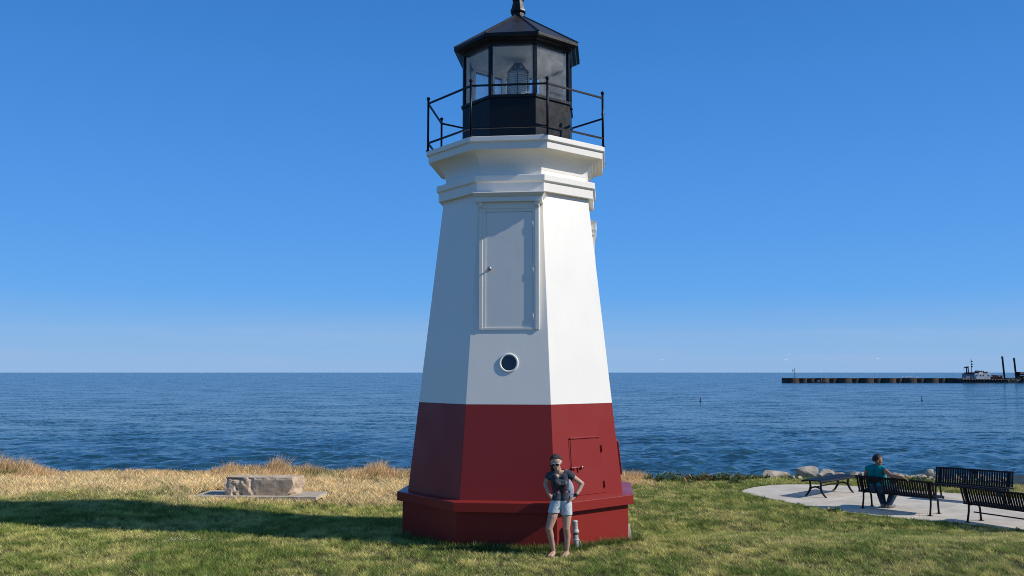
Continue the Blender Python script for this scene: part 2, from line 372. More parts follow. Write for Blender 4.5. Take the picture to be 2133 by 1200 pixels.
for x, y in V8:
    MB().bar((x*1.0, y*1.0, 8.975), (x*.16, y*.16, 9.645), .05, .035).build('ceiling_rib', M['inner'], ce)
MB().octo([(.133, 9.80), (.128, 9.925), (.152, 9.94), (.158, 9.965), (.152, 10.0), (.142, 10.005), (.098, 10.185), (.118, 10.195), (.122, 10.225), (.112, 10.24), (.08, 10.25), (.075, 10.42)]).build('roof_vent', M['black'], rf, .003)
MB().ball((0, 0, 10.54), .14, 16, 10).tube([(0, 0, 10.6), (0, 0, 11.4)], .014, 8).build('finial', M['black'], rf)
for zz in (7.86, 7.45):
    a = R(67.5+2); MB().ball((1.125*sin(a), -1.125*cos(a), zz), .03, 8, 6).build('bolt', M['black'], LH)
# lens
lensglass = bpy.data.materials.new('lens_glass'); lensglass.use_nodes = True
p = lensglass.node_tree.nodes['Principled BSDF']; p.inputs['Transmission Weight'].default_value = .55; p.inputs['Roughness'].default_value = .1; p.inputs['IOR'].default_value = 1.5; p.inputs['Base Color'].default_value = (.92, .92, .87, 1)
lensmetal = mat('lens_frame_metal', (.05, .055, .06), .4, .6)
prof = []
for k in range(15):
    z0 = 8.06+k*.045; rr = .229-.02*max(0, (z0-8.5)/.24)**2
    prof += [(rr-.034, z0), (rr, z0+.010), (rr-.006, z0+.030)]
prof2 = [(r-.045, zz) for r, zz in prof[::-1]]
ln = MB().lathe(prof+prof2, 28, smooth=False, cap=False).build('lens', lensglass, LH)
fm = MB()
for k in range(6):
    a = 2*pi*k/6+.05; d = Vector((sin(a), -cos(a), 0))
    fm.bar(d*.236+Vector((0, 0, 8.05)), d*.212+Vector((0, 0, 8.735)), .016, .016, up=d)
    fm.bar(d*.212+Vector((0, 0, 8.73)), d*.085+Vector((0, 0, 8.90)), .05, .012, up=d)
fm.lathe([(.215, 8.71), (.216, 8.745), (.175, 8.79), (.17, 8.78), (.21, 8.73)], 24, cap=False)
fm.lathe([(.092, 8.885), (.092, 8.915), (.06, 8.92)], 16)
fm.lathe([(.24, 8.02), (.24, 8.06), (.2, 8.065)], 24)
fm.build('lens_frame', lensmetal, ln)
MB().lathe([(.32, 7.05), (.32, 7.1), (.16, 7.18), (.14, 7.9), (.24, 8.02)], 20).build('lens_pedestal', M['inner'], LH)

# door in the front face: plane at local y = -n
def nbox(mb, x0, x1, n0, n1, z0, z1): return mb.bbox(x0, x1, -n1, -n0, z0, z1)
fr = nbox(MB(), -.523, .523, 1.2, 1.606, 3.636, 5.86).build('door_frame', M['trim'], LH, .003)
nbox(MB(), -.523, -.464, 1.55, 1.642, 3.634, 5.75).build('door_casing', M['trim'], fr, .004)
nbox(MB(), .457, .523, 1.55, 1.642, 3.634, 5.75).build('door_casing', M['trim'], fr, .004)
j = nbox(MB(), -.466, -.406, 1.55, 1.630, 3.636, 5.76); nbox(j, .419, .459, 1.55, 1.630, 3.636, 5.76); nbox(j, -.41, .42, 1.55, 1.631, 5.692, 5.76)
j.build('door_jamb', M['trim'], fr, .002)
nbox(MB(), -.464, .457, 1.56, 1.636, 3.632, 3.668).build('threshold', M['trim'], fr, .003)
dr = nbox(MB(), -.402, .415, 1.56, 1.620, 3.672, 5.688).build('door', M['white'], LH, .003)
MB().lathe([(.032, 0), (.032, .006), (.014, .01), (.014, .045), (.03, .05), (.036, .062), (.03, .078), (.008, .084)], 14).build('door_knob', M['steel'], dr)
kn = dr.children[0]; kn.location = (-.338, -1.620, 4.692); kn.rotation_euler = (R(90), 0, 0)
for zz in (5.46, 4.65, 3.85):
    MB().tube([(.418, -1.633, zz-.06), (.418, -1.633, zz+.06)], .008, 8).bbox(.408, .430, -1.6325, -1.62, zz-.058, zz+.058).build('hinge', M['trim'], dr)
pe = nbox(MB(), -.51, .51, 1.3, 1.645, 5.75, 5.862).build('frieze_board', M['trim'], fr, .003)
ped = MB(); nbox(ped, -.583, .583, 1.3, 1.712, 5.862, 5.945)
def cyma(mb, x0, n0, z0, x1, n1, z1, back=1.3):
    mb.add([(-x0, -n0, z0), (x0, -n0, z0), (x0, -back, z0), (-x0, -back, z0), (-x1, -n1, z1), (x1, -n1, z1), (x1, -back, z1), (-x1, -back, z1)], [(0,3,2,1),(4,5,6,7),(0,1,5,4),(1,2,6,5),(2,3,7,6),(3,0,4,7)])
cyma(ped, .592, 1.718, 5.947, .612, 1.745, 5.975); cyma(ped, .613, 1.747, 5.976, .632, 1.765, 6.000)
nbox(ped, -.637, .637, 1.3, 1.772, 6.001, 6.014); cyma(ped, .637, 1.772, 6.0145, .60, 1.5, 6.075)
ped.build('pediment', M['trim'], fr, .002)
for s in (-1, 1):
    c = s*.493; br = MB()
    br.bbox(c-.043, c+.043, -1.665, -1.6, 5.765, 5.81); br.bbox(c-.035, c+.035, -1.69, -1.6, 5.811, 5.861); br.tube([(c-.034, -1.668, 5.80), (c+.034, -1.668, 5.80)], .022, 8)
    br.build('bracket', M['trim'], fr, .003)
# porthole on the battered wall
dz = 1; bat = math.atan((1.899-1.474)*cos(R(22.5))/(6.015-2.359))
ph = MB().lathe([(.168, -.02), (.168, .010), (.160, .019), (.142, .019), (.131, .008), (.131, -.02)], 40, cap=False).build('porthole', M['white'], LH)
ph.location = (.003, -wall_r(3.062)*cos(R(22.5)), 3.062); ph.rotation_euler = (R(90)-bat, 0, 0)
MB().lathe([(.001, .004), (.131, .004)], 32, cap=False).build('porthole_glass', M['darkglass'], ph)
# service hatch on the lower red wall, face turned 45 degrees right
def on_face(beta, zz, off=0):
    """matrix of a point on the lower wall: x along the face, y up the slope, z out"""
    a = R(beta); rr = wall_r(zz)*cos(R(22.5)); b = math.atan((2.085-1.899)*cos(R(22.5))/(2.359-.775))
    n2 = Vector((sin(a), -cos(a), 0)); t = Vector((cos(a), sin(a), 0)); n = (n2*cos(b)+Vector((0, 0, 1))*sin(b)); u = n.cross(t)
    M4 = Matrix((t, u, n)).transposed().to_4x4(); M4.translation = n2*rr+Vector((0, 0, zz))+n*off; return M4
ha = MB().add([(-.392, -.47, -.01), (.386, -.47, -.01), (.36, .468, -.01), (-.357, .468, -.01), (-.392, -.47, .010), (.386, -.47, .010), (.36, .468, .010), (-.357, .468, .010)], [(0,3,2,1),(4,5,6,7),(0,1,5,4),(1,2,6,5),(2,3,7,6),(3,0,4,7)]).build('service_hatch', M['red'], LH, .003)
ha.matrix_local = on_face(45, 1.30)
MB().bbox(-.375, .345, .474, .494, -.005, .028).build('drip_rail', M['red'], ha, .004)
MB().bbox(-.399, -.393, -.45, .46, -.005, .003).build('hatch_gap', M['black'], ha)
for yy in (.285, -.325):
    MB().bbox(.33, .375, yy-.055, yy+.055, .0, .022).tube([(.353, yy-.06, .028), (.353, yy+.06, .028)], .013, 8).build('hinge', M['red'], ha, .002)
la = MB().bbox(-.38, -.15, -.035, .012, 0, .014).tube([(-.40, -.01, .026), (-.17, -.01, .026)], .013, 8).bbox(-.25, -.23, -.085, -.02, .01, .028).bbox(-.34, -.31, -.04, .015, 0, .036).build('latch', M['red'], ha, .002)
MB().tube([(-.185, -.01, .036), (-.14, -.01, .036)], .022, 12).build('padlock', M['steel'], la)
h2 = MB().bbox(-.3, .3, -.3, .3, -.02, .035).build('side_hatch', M['red'], LH, .005); h2.matrix_local = on_face(90, 1.35)
# shallow window surround with its hood on the right-hand face (seen edge on)
wf = nbox(MB(), -.42, .42, 1.1, 1.468, 4.92, 5.62)
ws = wf.build('window_frame', M['trim'], LH, .004); ws.rotation_euler = (0, 0, R(90))
nbox(MB(), -.33, .33, 1.45, 1.470, 5.1, 5.5).build('window_glass', M['darkglass'], ws)
hd = nbox(MB(), -.45, .45, 1.1, 1.478, 5.44, 5.53); nbox(hd, -.47, .47, 1.1, 1.49, 5.5305, 5.66); cyma(hd, .47, 1.49, 5.6605, .49, 1.50, 5.70, 1.1)
hd.build('window_hood', M['trim'], ws, .003)

# ------------------------------------------------------------------ people
def body_mesh(chains, voxel, smooth=5, extra=None):
    """chains: name -> [(x,y,z,r),...]; tapered capsules fused into one surface. Returns mesh data + label per face"""
    mb = MB()
    for nm, ch in chains:
        for i, (x, y, zz, r) in enumerate(ch): mb.ball((x, y, zz), r*1.02, 14, 10)
        for a, b in zip(ch, ch[1:]):
            mb.tube([a[:3], b[:3]], [a[3], b[3]], 14)
    me = mb.mesh('tmp'); ob = bpy.data.objects.new('tmp', me); COL.objects.link(ob)
    rm = ob.modifiers.new('r', 'REMESH'); rm.mode = 'VOXEL'; rm.voxel_size = voxel
    sm = ob.modifiers.new('s', 'SMOOTH'); sm.factor = .5; sm.iterations = smooth
    dg = bpy.context.evaluated_depsgraph_get(); out = bpy.data.meshes.new_from_object(ob.evaluated_get(dg))
    bpy.data.objects.remove(ob); bpy.data.meshes.remove(me)
    nv = len(out.vertices); V = np.zeros(nv*3, np.float32); out.vertices.foreach_get('co', V); V = V.reshape(-1, 3)
    N = np.zeros(nv*3, np.float32); out.vertices.foreach_get('normal', N); N = N.reshape(-1, 3)
    F = [tuple(p.vertices) for p in out.polygons]
    out.polygons.foreach_set('use_smooth', [True]*len(F))
    C = np.array([V[list(f)].mean(0) for f in F])
    best = np.full(len(C), 1e9); lab = np.zeros(len(C), int); tpar = np.zeros(len(C))
    for li, (nm, ch) in enumerate(chains):
        cum = 0; tot = sum((Vector(a[:3])-Vector(b[:3])).length for a, b in zip(ch, ch[1:])) or 1
        for a, b in zip(ch, ch[1:]):
            A = np.array(a[:3]); D = np.array(b[:3])-A; L = np.linalg.norm(D)
            t = np.clip(((C-A)@D)/(L*L), 0, 1); d = np.linalg.norm(C-(A+t[:, None]*D), axis=1)-(a[3]+(b[3]-a[3])*t)
            k = d < best; best[k] = d[k]; lab[k] = li; tpar[k] = (cum+t[k]*L)/tot; cum += L
    names = [nm for nm, _ in chains]
    return out, V, N, F, C, np.array([names[i] for i in lab]), tpar
def garment(name, V, N, F, sel, off, material, parent, thick=.004, smooth=2):
    idx = np.nonzero(sel)[0]; used = {}; v = []; f = []
    for i in idx:
        q = []
        for k in F[i]:
            if k not in used: used[k] = len(v); v.append(tuple(V[k]+N[k]*off))
            q.append(used[k])
        f.append(tuple(q))
    me = bpy.data.meshes.new(name); me.from_pydata(v, [], f); me.polygons.foreach_set('use_smooth', [True]*len(f)); me.materials.append(material)
    o = bpy.data.objects.new(name, me); COL.objects.link(o); o.parent = parent
    s = o.modifiers.new('smooth', 'SMOOTH'); s.iterations = smooth; s.factor = .5
    t = o.modifiers.new('thick', 'SOLIDIFY'); t.thickness = thick; t.offset = 1
    return o
def hand(prefix, wrist, d, up, side, s=1.0, curl=.3, th=1):
    """palm and five fingers: d = direction of the fingers, up = back of the hand, side = towards the thumb"""
    d, up, side = Vector(d).normalized(), Vector(up).normalized(), Vector(side).normalized(); w = Vector(wrist); out = []
    for k in (-1, 0, 1): out.append((prefix+'hand', [(*(w+side*.016*k*s), .017*s), (*(w+d*.075*s+side*.024*k*s), .014*s)]))
    for k, L in zip((1.5, .5, -.5, -1.5), (.072, .08, .074, .058)):
        b = w+d*.078*s+side*(.0205*k*s); m = b+(d*cos(curl)-up*sin(curl)+side*.08*k)*L*.5*s; e = m+(d*cos(curl*2)-up*sin(curl*2)+side*.08*k)*L*.5*s
        out.append((prefix+'hand', [(*b, .0095*s), (*m, .0085*s), (*e, .0072*s)]))
    b = w+d*.02*s+side*.03*s; m = b+(d*.6+side*.8).normalized()*.038*s; e = m+(d*.9+side*.35-up*.2).normalized()*.035*s
    out.append((prefix+'hand', [(*b, .0125*s), (*m, .0105*s), (*e, .0085*s)])); return out
def head_chains(c, yaw, pitch, s=1.0, tilt=0):
    Mh = Matrix.Rotation(yaw, 3, 'Z') @ Matrix.Rotation(tilt, 3, 'Y') @ Matrix.Rotation(pitch, 3, 'X')    # face looks along -y
    P = lambda x, y, zz: tuple(Vector(c)+Mh @ Vector((x*s, y*s, zz*s)))
    ch = [('head', [(*P(0, .018, .035), .085*s), (*P(0, -.012, .03), .082*s)]), ('head', [(*P(0, .0, 0), .076*s), (*P(0, -.028, -.055), .058*s)]),
          ('head', [(*P(0, -.05, -.085), .036*s), (*P(0, -.062, -.098), .028*s)]), ('head', [(*P(0, -.084, .012), .010*s), (*P(0, -.105, -.026), .0125*s), (*P(0, -.088, -.032), .012*s)]),
          ('head', [(*P(-.017, -.083, -.062), .009*s), (*P(.017, -.083, -.062), .009*s)]), ('head', [(*P(-.017, -.082, -.075), .0095*s), (*P(.017, -.082, -.075), .0095*s)])]
    for sx in (-1, 1):
        ch += [('head', [(*P(sx*.079, .012, .015), .013*s), (*P(sx*.083, .016, -.012), .014*s), (*P(sx*.077, .006, -.032), .010*s)])]
        ch += [('head', [(*P(sx*.034, -.068, -.02), .022*s), (*P(sx*.05, -.045, -.01), .026*s)])]
    return ch, P, Mh
skin = mat('skin', (.50, .31, .22), .5, 0, .12, 6, 0, 1, .35)
skin2 = mat('tanned_skin', (.33, .18, .12), .5, 0, .12, 6, 0, 1, .35)

# --- the woman standing by the lighthouse
GW = gz1(.72, 14.5)
W = empty('person', (.78, 14.5, GW), 0, 'woman in grey T-shirt and white denim shorts, hands on hips, before the red lighthouse base', 'person')
hc, HP, HM = head_chains((-.075, -.06, 1.475), R(-14), R(20), .98, R(-6))
wch = [
 ('neck', [(-.03, .0, 1.30, .052), (-.058, -.03, 1.40, .048)]),
 ('torso', [(-.078, .0, 1.235, .073), (-.076, .0, 1.12, .071), (-.052, .005, 1.02, .064), (-.058, .01, .90, .084), (-.066, .015, .82, .088)]),
 ('torso', [(.042, .0, 1.245, .073), (.046, .0, 1.12, .071), (.045, .005, 1.02, .064), (.052, .01, .90, .084), (.066, .015, .82, .088)]),
 ('torso', [(-.17, .0, 1.262, .047), (-.03, .0, 1.305, .05), (.125, .0, 1.285, .047)]),
 ('torso', [(-.070, -.040, 1.15, .056), (.040, -.040, 1.15, .056)]),
 ('torso', [(-.05, .05, .83, .085), (.06, .05, .83, .085)]),
 ('uparm', [(-.185, .0, 1.255, .049), (-.245, .04, 1.125, .037)]), ('lowarm', [(-.245, .04, 1.125, .036), (-.215, -.01, 1.03, .034), (-.172, -.055, .935, .025)]),
 ('uparm', [(.14, .0, 1.275, .049), (.255, .03, 1.19, .042), (.345, .05, 1.125, .036)]), ('lowarm', [(.345, .05, 1.125, .036), (.295, .01, 1.035, .037), (.225, -.06, .945, .025)]),
 ('thigh', [(-.078, .01, .80, .086), (-.135, -.03, .62, .077), (-.195, -.06, .44, .055)]), ('shin', [(-.195, -.06, .44, .053), (-.165, -.01, .31, .054), (-.12, .03, .085, .033)]),
 ('thigh', [(.078, .015, .80, .086), (.092, .005, .62, .077), (.085, -.02, .43, .055)]), ('shin', [(.085, -.02, .43, .053), (.10, .02, .31, .055), (.095, .03, .085, .033)]),
 ('foot', [(-.118, .045, .045, .036), (-.16, -.05, .035, .032), (-.20, -.13, .024, .024)]), ('foot', [(-.118, .045, .045, .036), (-.135, -.06, .034, .03), (-.165, -.145, .024, .022)]),
 ('foot', [(.098, .045, .045, .036), (.06, -.05, .035, .032), (.02, -.13, .024, .024)]), ('foot', [(.098, .045, .045, .036), (.08, -.06, .034, .03), (.055, -.145, .024, .022)]),
]+hc
wch += hand('', (.222, -.065, .935), (-.80, -.42, -.42), (.2, -.75, .62), (.35, .5, .75), .95, .25)
wch += hand('', (-.165, -.06, .93), (.45, .8, -.40), (-.8, .3, .3), (.2, -.3, .9), .95, .3)
wm, V, N, F, C, lab, tp = body_mesh(wch, .0065, 4)
wm.materials.append(skin); wb = bpy.data.objects.new('body', wm); COL.objects.link(wb); wb.parent = W
isin = lambda *n: np.isin(lab, n)
vneck = (C[:, 1] < .0) & (C[:, 2] > 1.20+np.abs(C[:, 0]+.028)*1.45)
sel = ((isin('torso') & (C[:, 2] > .845)) | (isin('uparm') & (tp < .29)) | (isin('neck') & (C[:, 2] < 1.305) & (C[:, 1] > 0))) & ~vneck
tee = mat('tshirt_grey', (.062, .075, .088), .9, 0, .25, 14, .3, 60, .1)
nt = tee.node_tree; p = nt.nodes['Principled BSDF']; t = nt.nodes.new('ShaderNodeTexCoord').outputs['Object']
sp = nt.nodes.new('ShaderNodeSeparateXYZ'); nt.links.new(t, sp.inputs[0])
def window(nt, s, a, b, e): return mth(nt, 'MULTIPLY', maprange(nt, s, a-e, a+e, 0, 1), maprange(nt, s, b-e, b+e, 1, 0))
msk = mth(nt, 'MULTIPLY', mth(nt, 'MULTIPLY', window(nt, sp.outputs[0], -.135, .10, .012), window(nt, sp.outputs[2], .955, 1.175, .012)), maprange(nt, sp.outputs[1], -.03, -.01, 1, 0))
n1 = maprange(nt, noise_tex(nt, t, 15, 2), .48, .56, 0, 1); n2 = maprange(nt, noise_tex(nt, mapping(nt, t, (1, 1, 1), (3, 1, 2)), 17, 2), .55, .62, 0, 1)
n3 = maprange(nt, noise_tex(nt, mapping(nt, t, (1, 1, 1), (7, 4, 2)), 22, 2), .58, .63, 0, 1)
g = mixc(nt, n1, (.055, .062, .072), (.11, .022, .026)); g = mixc(nt, n2, g, (.27, .27, .26)); g = mixc(nt, n3, g, (.018, .02, .026))
base = p.inputs['Base Color'].links[0].from_socket
nt.links.new(mixc(nt, mth(nt, 'MULTIPLY', msk, .9), base, g), p.inputs['Base Color'])
garment('tshirt', V, N, F, sel, .009, tee, W)
denim = mat('pale_denim', (.58, .64, .66), .9, 0, .3, 22, .4, 80, .1)
sel = (isin('torso') & (C[:, 2] < .875)) | (isin('thigh') & (C[:, 2] > .665-.02*np.sign(C[:, 0])))
garment('shorts', V, N, F, sel & ~isin('hand', 'lowarm'), .008, denim, W, .007)
hairm = mat('dark_brown_hair', (.040, .025, .018), .42, 0, .7, 45, .8, 120, .5)
Hl = lambda x, y, zz: tuple(HP(x, y, zz))
def ell(mb, c, Mx, d, n=16, m=10):
    k = len(mb.v); mb.ball((0, 0, 0), 1, n, m)
    for i in range(k, len(mb.v)): mb.v[i] = tuple(Vector(c)+Mx @ Vector((mb.v[i][0]*d[0], mb.v[i][1]*d[1], mb.v[i][2]*d[2])))
def hair_cap(P, Mh, s, fr0, side, back):
    mb = MB(); n, m = 28, 16; v = []; f = []
    for i in range(m+1):
        for k in range(n):
            a = 2*pi*k/n; fr_ = -cos(a)*-1
            q_ = (1-sin(a))/2                              # 1 at the forehead (-y), .5 at the temples, 0 at the nape
            tmax = R(side+(fr0-side)*((q_-.5)*2)**.6) if q_ > .5 else R(back+(side-back)*q_*2)
            t = tmax*i/m; q = .004*mnoise.noise(Vector((k*1.7, i*.6, 2)))
            r = Vector((sin(t)*cos(a)*.094, sin(t)*sin(a)*.104, cos(t)*.098))*(1+q*6)
            v.append(P(r.x, r.y+.006, r.z+.034))
    f = [(i*n+k, (i+1)*n+k, (i+1)*n+(k+1) % n, i*n+(k+1) % n) for i in range(m) for k in range(n)]
    mb.add(v, f, True); return mb
mb = hair_cap(HP, HM, .98, 47, 92, 118)
ell(mb, Hl(.01, .085, .06), HM, (.04, .04, .04)); 
tail = [Vector(Hl(.0, .10, .06)), Vector(Hl(-.055, .10, .0)), Vector(Hl(-.085, .06, -.07)), Vector(Hl(-.085, .03, -.14)), Vector(Hl(-.075, .02, -.20))]
mb.tube(tail, [.03, .038, .036, .028, .01], 10)
ho = mb.build('hair', hairm, W); s_ = ho.modifiers.new('t', 'SOLIDIFY'); s_.thickness = .003; s_.offset = 1
gm = mat('white_plastic', (.7, .69, .64), .3); dk = mat('dark_lens', (.01, .01, .012), .1)
gb = MB(); gl = MB()
for sx in (-1, 1):
    c = Vector(Hl(sx*.034, -.098, .008)); ell(gb, c, HM, (.032, .007, .0185), 14, 8)
    ell(gl, Vector(Hl(sx*.034, -.107, .005)), HM, (.0300, .007, .0172), 14, 8)
    gb.bar(Hl(sx*.064, -.095, .016), Hl(sx*.088, .01, .018), .008, .011)
gb.bar(Hl(-.012, -.1, .014), Hl(.012, -.1, .014), .007, .008)
go = gb.build('sunglasses', gm, W); gl.build('sunglass_lens', dk, go)
for fx, ty in ((-.158, (-.045, -.175)), (.058, (-.04, -.175))):
    sb = MB(); n = 14; v = []
    for zz in (.0, .016):
        for k in range(n):
            a = 2*pi*k/n; x, y = sin(a)*.047, cos(a)*.135
            v.append((fx+x+y*(-.28 if fx < 0 else -.26)*-1*-1, -.045+y, zz))
    sb.add(v, [tuple(range(n))[::-1], tuple(range(n, 2*n))]+[(k, (k+1) % n, n+(k+1) % n, n+k) for k in range(n)])
    sb.build('sandal', mat('sandal_sole', (.45, .43, .42), .7), W, .003)
wp = Vector((.232, -.052, .957)); MB().tube([wp+Vector((.012, .012, .018)), wp-Vector((.012, .012, .018))], .031, 12).ball(tuple(wp+Vector((.01, -.028, .004))), .02, 10, 6).build('watch', mat('watch_black', (.012, .012, .015), .35), W)
# her rucksack: its own thing
BP = empty('backpack', (.88, 14.64, GW+1.0), 0, 'pale lavender backpack hanging behind the standing woman', 'backpack')
mb = MB(); ell(mb, (0, .06, 0), Matrix.Identity(3), (.125, .085, .19), 18, 12); ell(mb, (.02, .11, -.06), Matrix.Identity(3), (.09, .06, .1), 14, 8)
mb.build('bag', mat('lavender_fabric', (.33, .34, .45), .85, 0, .2, 12, .3, 50, .1), BP)
mb = MB(); mb.tube([(-.01, -.10, .33), (-.02, -.16, .25), (-.015, -.155, .12), (.0, -.12, -.02), (.03, -.04, -.12), (.04, .03, -.15)], .011, 8); mb.tube([(-.22, -.09, .30), (-.235, -.14, .22), (-.245, -.11, .1)], .010, 8)
mb.tube([(-.02, -.09, .34), (.0, -.02, .345), (.0, .06, .17)], .011, 8); mb.tube([(-.02, .04, .18), (.0, .05, .215), (.03, .06, .18)], .009, 8)
mb.build('strap', mat('grey_strap', (.16, .18, .21), .8), BP)

# --- the man on the bench (built in bench coordinates: x along the bench, y towards the lake)
def make_bench(loc, rz, label, stretch=False, L=1.98):
    b = empty('slatted_bench', loc, rz, label, 'bench', 'black slatted steel benches on the concrete path'); H = L/2
    prof = [(-.012, .80), (-.018, .825), (.0, .835), (.015, .82), (.06, .66), (.115, .50), (.16, .425), (.21, .40), (.34, .405), (.50, .43), (.585, .445), (.625, .43), (.64, .395), (.63, .37)]
    sl = MB(); v = []; w = .024; t = .008
    P = [Vector((0, y, zz)) for y, zz in prof]
    for i, p in enumerate(P):
        d = (P[min(i+1, len(P)-1)]-P[max(0, i-1)]).normalized(); n = Vector((1, 0, 0)).cross(d).normalized()*t
        v += [p+Vector((-w, 0, 0)), p+Vector((w, 0, 0)), p+n+Vector((w, 0, 0)), p+n+Vector((-w, 0, 0))]
    f = [(i*4+k, i*4+(k+1) % 4, i*4+4+(k+1) % 4, i*4+4+k) for i in range(len(P)-1) for k in range(4)]+[(0, 3, 2, 1), tuple(len(P)*4-4+k for k in range(4))]
    sl.add(v, f)
    n = 32; first = None
    for k in range(n):
        x = -H+.04+(L-.08)*k/(n-1)
        if first is None: first = o = sl.build('slat', M['benchblack'], b)
        else: o = link_copy(first, b)
        o.location = (x, 0, 0)
    for y, zz in ((-.004, .812), (.158, .418), (.615, .418)):
        MB().tube([(-H, y, zz), (H, y, zz)], .019 if zz < .8 else .022, 8).build('rail', M['benchblack'], b)
    for s in (-1, 1):
        x = s*(H-.14)
        lg = MB().tube([(x, .0, .79), (x, .075, .60), (x, .15, .41), (x, .14, .25), (x, .07, 0)], .024, 8).build('leg', M['benchblack'], b)
        MB().box((x, .07, .008), (.09, .09, .014)).build('foot_plate', M['benchblack'], lg)
        lg = MB().tube([(x, .16, .40), (x, .50, .40), (x, .57, .30), (x, .60, 0)], .024, 8).build('leg', M['benchblack'], b)
        MB().box((x, .60, .008), (.09, .09, .014)).build('foot_plate', M['benchblack'], lg)
    MB().tube([(-H+.14, .33, .22), (H-.14, .33, .22)], .016, 8).build('stretcher', M['benchblack'], b) if stretch else None
    MB().box((0, -.012, .745), (.15, .012, .10), Matrix.Rotation(R(-16), 3, 'X')).build('plaque', M['plaque'], b)
    return b
PZ = PATH_Z
bx, by, brz = 9.575, 22.80, math.atan2(-.732, .682)
make_bench((bx, by, PZ), brz, 'black slatted bench with the man in teal sitting on it')
make_bench((11.0, 20.5, PZ), R(-60), 'nearest black slatted bench, cut off by the right edge beside the lawn', True)
make_bench((12.72, 24.95, PZ), R(139), 'farthest black slatted bench, with its high back against the water and rocks')
# backless bench with scroll legs
SB = empty('backless_bench', (9.15, 26.15, PZ), R(43), 'low backless black bench with arched cast legs on the rounded path end', 'bench')
w, Lb = .27, 2.05; pr = [(-w-.012, .415), (-w-.025, .445), (-w, .47), (-w*.5, .482), (0, .478), (w*.5, .482), (w, .47), (w+.025, .445), (w+.012, .415)]
sl = MB(); v = []
for i, (y, zz) in enumerate(pr): v += [(-.021, y, zz), (.021, y, zz), (.021, y*.99, zz-.008), (-.021, y*.99, zz-.008)]
sl.add(v, [(i*4+k, i*4+(k+1) % 4, i*4+4+(k+1) % 4, i*4+4+k) for i in range(len(pr)-1) for k in range(4)]+[(0, 3, 2, 1), tuple(len(pr)*4-4+k for k in range(4))])
first = None
for k in range(38):
    if first is None: first = o = sl.build('slat', M['benchblack'], SB)
    else: o = link_copy(first, SB)
    o.location = (-Lb/2+.03+(Lb-.06)*k/37, 0, 0)
for y in (-w-.008, w+.008): MB().tube([(-Lb/2, y, .432), (Lb/2, y, .432)], .020, 8).build('rail', M['benchblack'], SB)
for s in (-1, 1):
    MB().tube([(s*Lb/2, y, zz-.012) for y, zz in pr], .016, 8).build('end_rail', M['benchblack'], SB)
    x = s*.80
    for q in (-1, 1):
        lg = MB().tube([(x, q*.17, .46), (x, q*.165, .36), (x, q*.155, .27), (x, q*.175, .18), (x, q*.235, .08), (x, q*.285, .02), (x, q*.33, .012)], [.034, .028, .031, .036, .030, .024, .018], 8).build('leg', M['benchblack'], SB)
    MB().tube([(x, -.18, .17), (x, -.12, .245), (x, 0, .275), (x, .12, .245), (x, .18, .17)], [.022, .026, .024, .026, .022], 8).build('leg_arch', M['benchblack'], SB)
MB().tube([(-.8, 0, .272), (.8, 0, .272)], .016, 8).build('stretcher', M['benchblack'], SB)

MAN = empty('person', (bx, by, PZ), brz, 'dark haired man in teal sleeveless shirt and jeans seated on a black bench', 'person')
mx = -.50
mhc, MP, MMx = head_chains((mx+.05, .17, 1.235), R(125), R(4), 1.12)
mch = [
 ('neck', [(mx+.03, .20, 1.06, .068), (mx+.045, .185, 1.16, .064)]),
 ('torso', [(mx-.095, .19, .98, .115), (mx-.10, .20, .80, .122), (mx-.10, .215, .62, .135), (mx-.10, .24, .53, .13)]),
 ('torso', [(mx+.105, .16, .98, .115), (mx+.10, .18, .80, .122), (mx+.10, .20, .62, .135), (mx+.10, .24, .53, .13)]),
 ('torso', [(mx, .25, .78, .13), (mx, .28, .62, .15)]),
 ('torso', [(mx-.20, .17, 1.02, .065), (mx, .18, 1.07, .07), (mx+.20, .15, 1.02, .065)]),
 ('uparm', [(mx+.215, .15, 1.01, .068), (mx+.44, .06, .89, .052)]), ('lowarm', [(mx+.44, .06, .89, .052), (mx+.62, .0, .885, .046), (mx+.74, -.01, .875, .033)]),
 ('uparm', [(mx-.215, .17, 1.01, .068), (mx-.30, .20, .84, .054)]), ('lowarm', [(mx-.30, .20, .84, .052), (mx-.28, .34, .72, .048), (mx-.22, .46, .66, .034)]),
 ('thigh', [(mx-.10, .27, .545, .115), (mx-.16, .55, .545, .105), (mx-.20, .74, .52, .09)]), ('shin', [(mx-.20, .74, .52, .088), (mx-.15, .70, .32, .085), (mx-.05, .60, .10, .062)]),
 ('thigh', [(mx+.10, .27, .545, .115), (mx+.16, .55, .545, .105), (mx+.20, .74, .52, .09)]), ('shin', [(mx+.20, .74, .52, .088), (mx+.16, .70, .32, .085), (mx+.10, .60, .10, .062)]),
 ('foot', [(mx-.05, .58, .06, .05), (mx-.07, .74, .05, .045), (mx-.08, .82, .04, .035)]), ('foot', [(mx+.10, .58, .06, .05), (mx+.12, .74, .05, .045), (mx+.13, .82, .04, .035)]),
]+mhc
mch += hand('', (mx+.755, -.012, .874), (.95, -.15, -.25), (0, -.25, .95), (.1, -.9, .2), 1.1, .35)
mch += hand('', (mx-.21, .475, .655), (.3, .9, -.15), (0, .2, .95), (.95, -.2, 0), 1.1, .25)
mm, V, N, F, C, lab, tp = body_mesh(mch, .009, 4)
mm.materials.append(skin2); ob = bpy.data.objects.new('body', mm); COL.objects.link(ob); ob.parent = MAN
isin = lambda *n: np.isin(lab, n)
garment('shirt', V, N, F, (isin('torso') & (C[:, 2] > .60)) | (isin('uparm') & (tp < .16)) | (isin('neck') & (C[:, 2] < 1.085)), .010, mat('teal_cotton', (.002, .22, .25), .85, 0, .2, 9, .3, 50, .1), MAN)
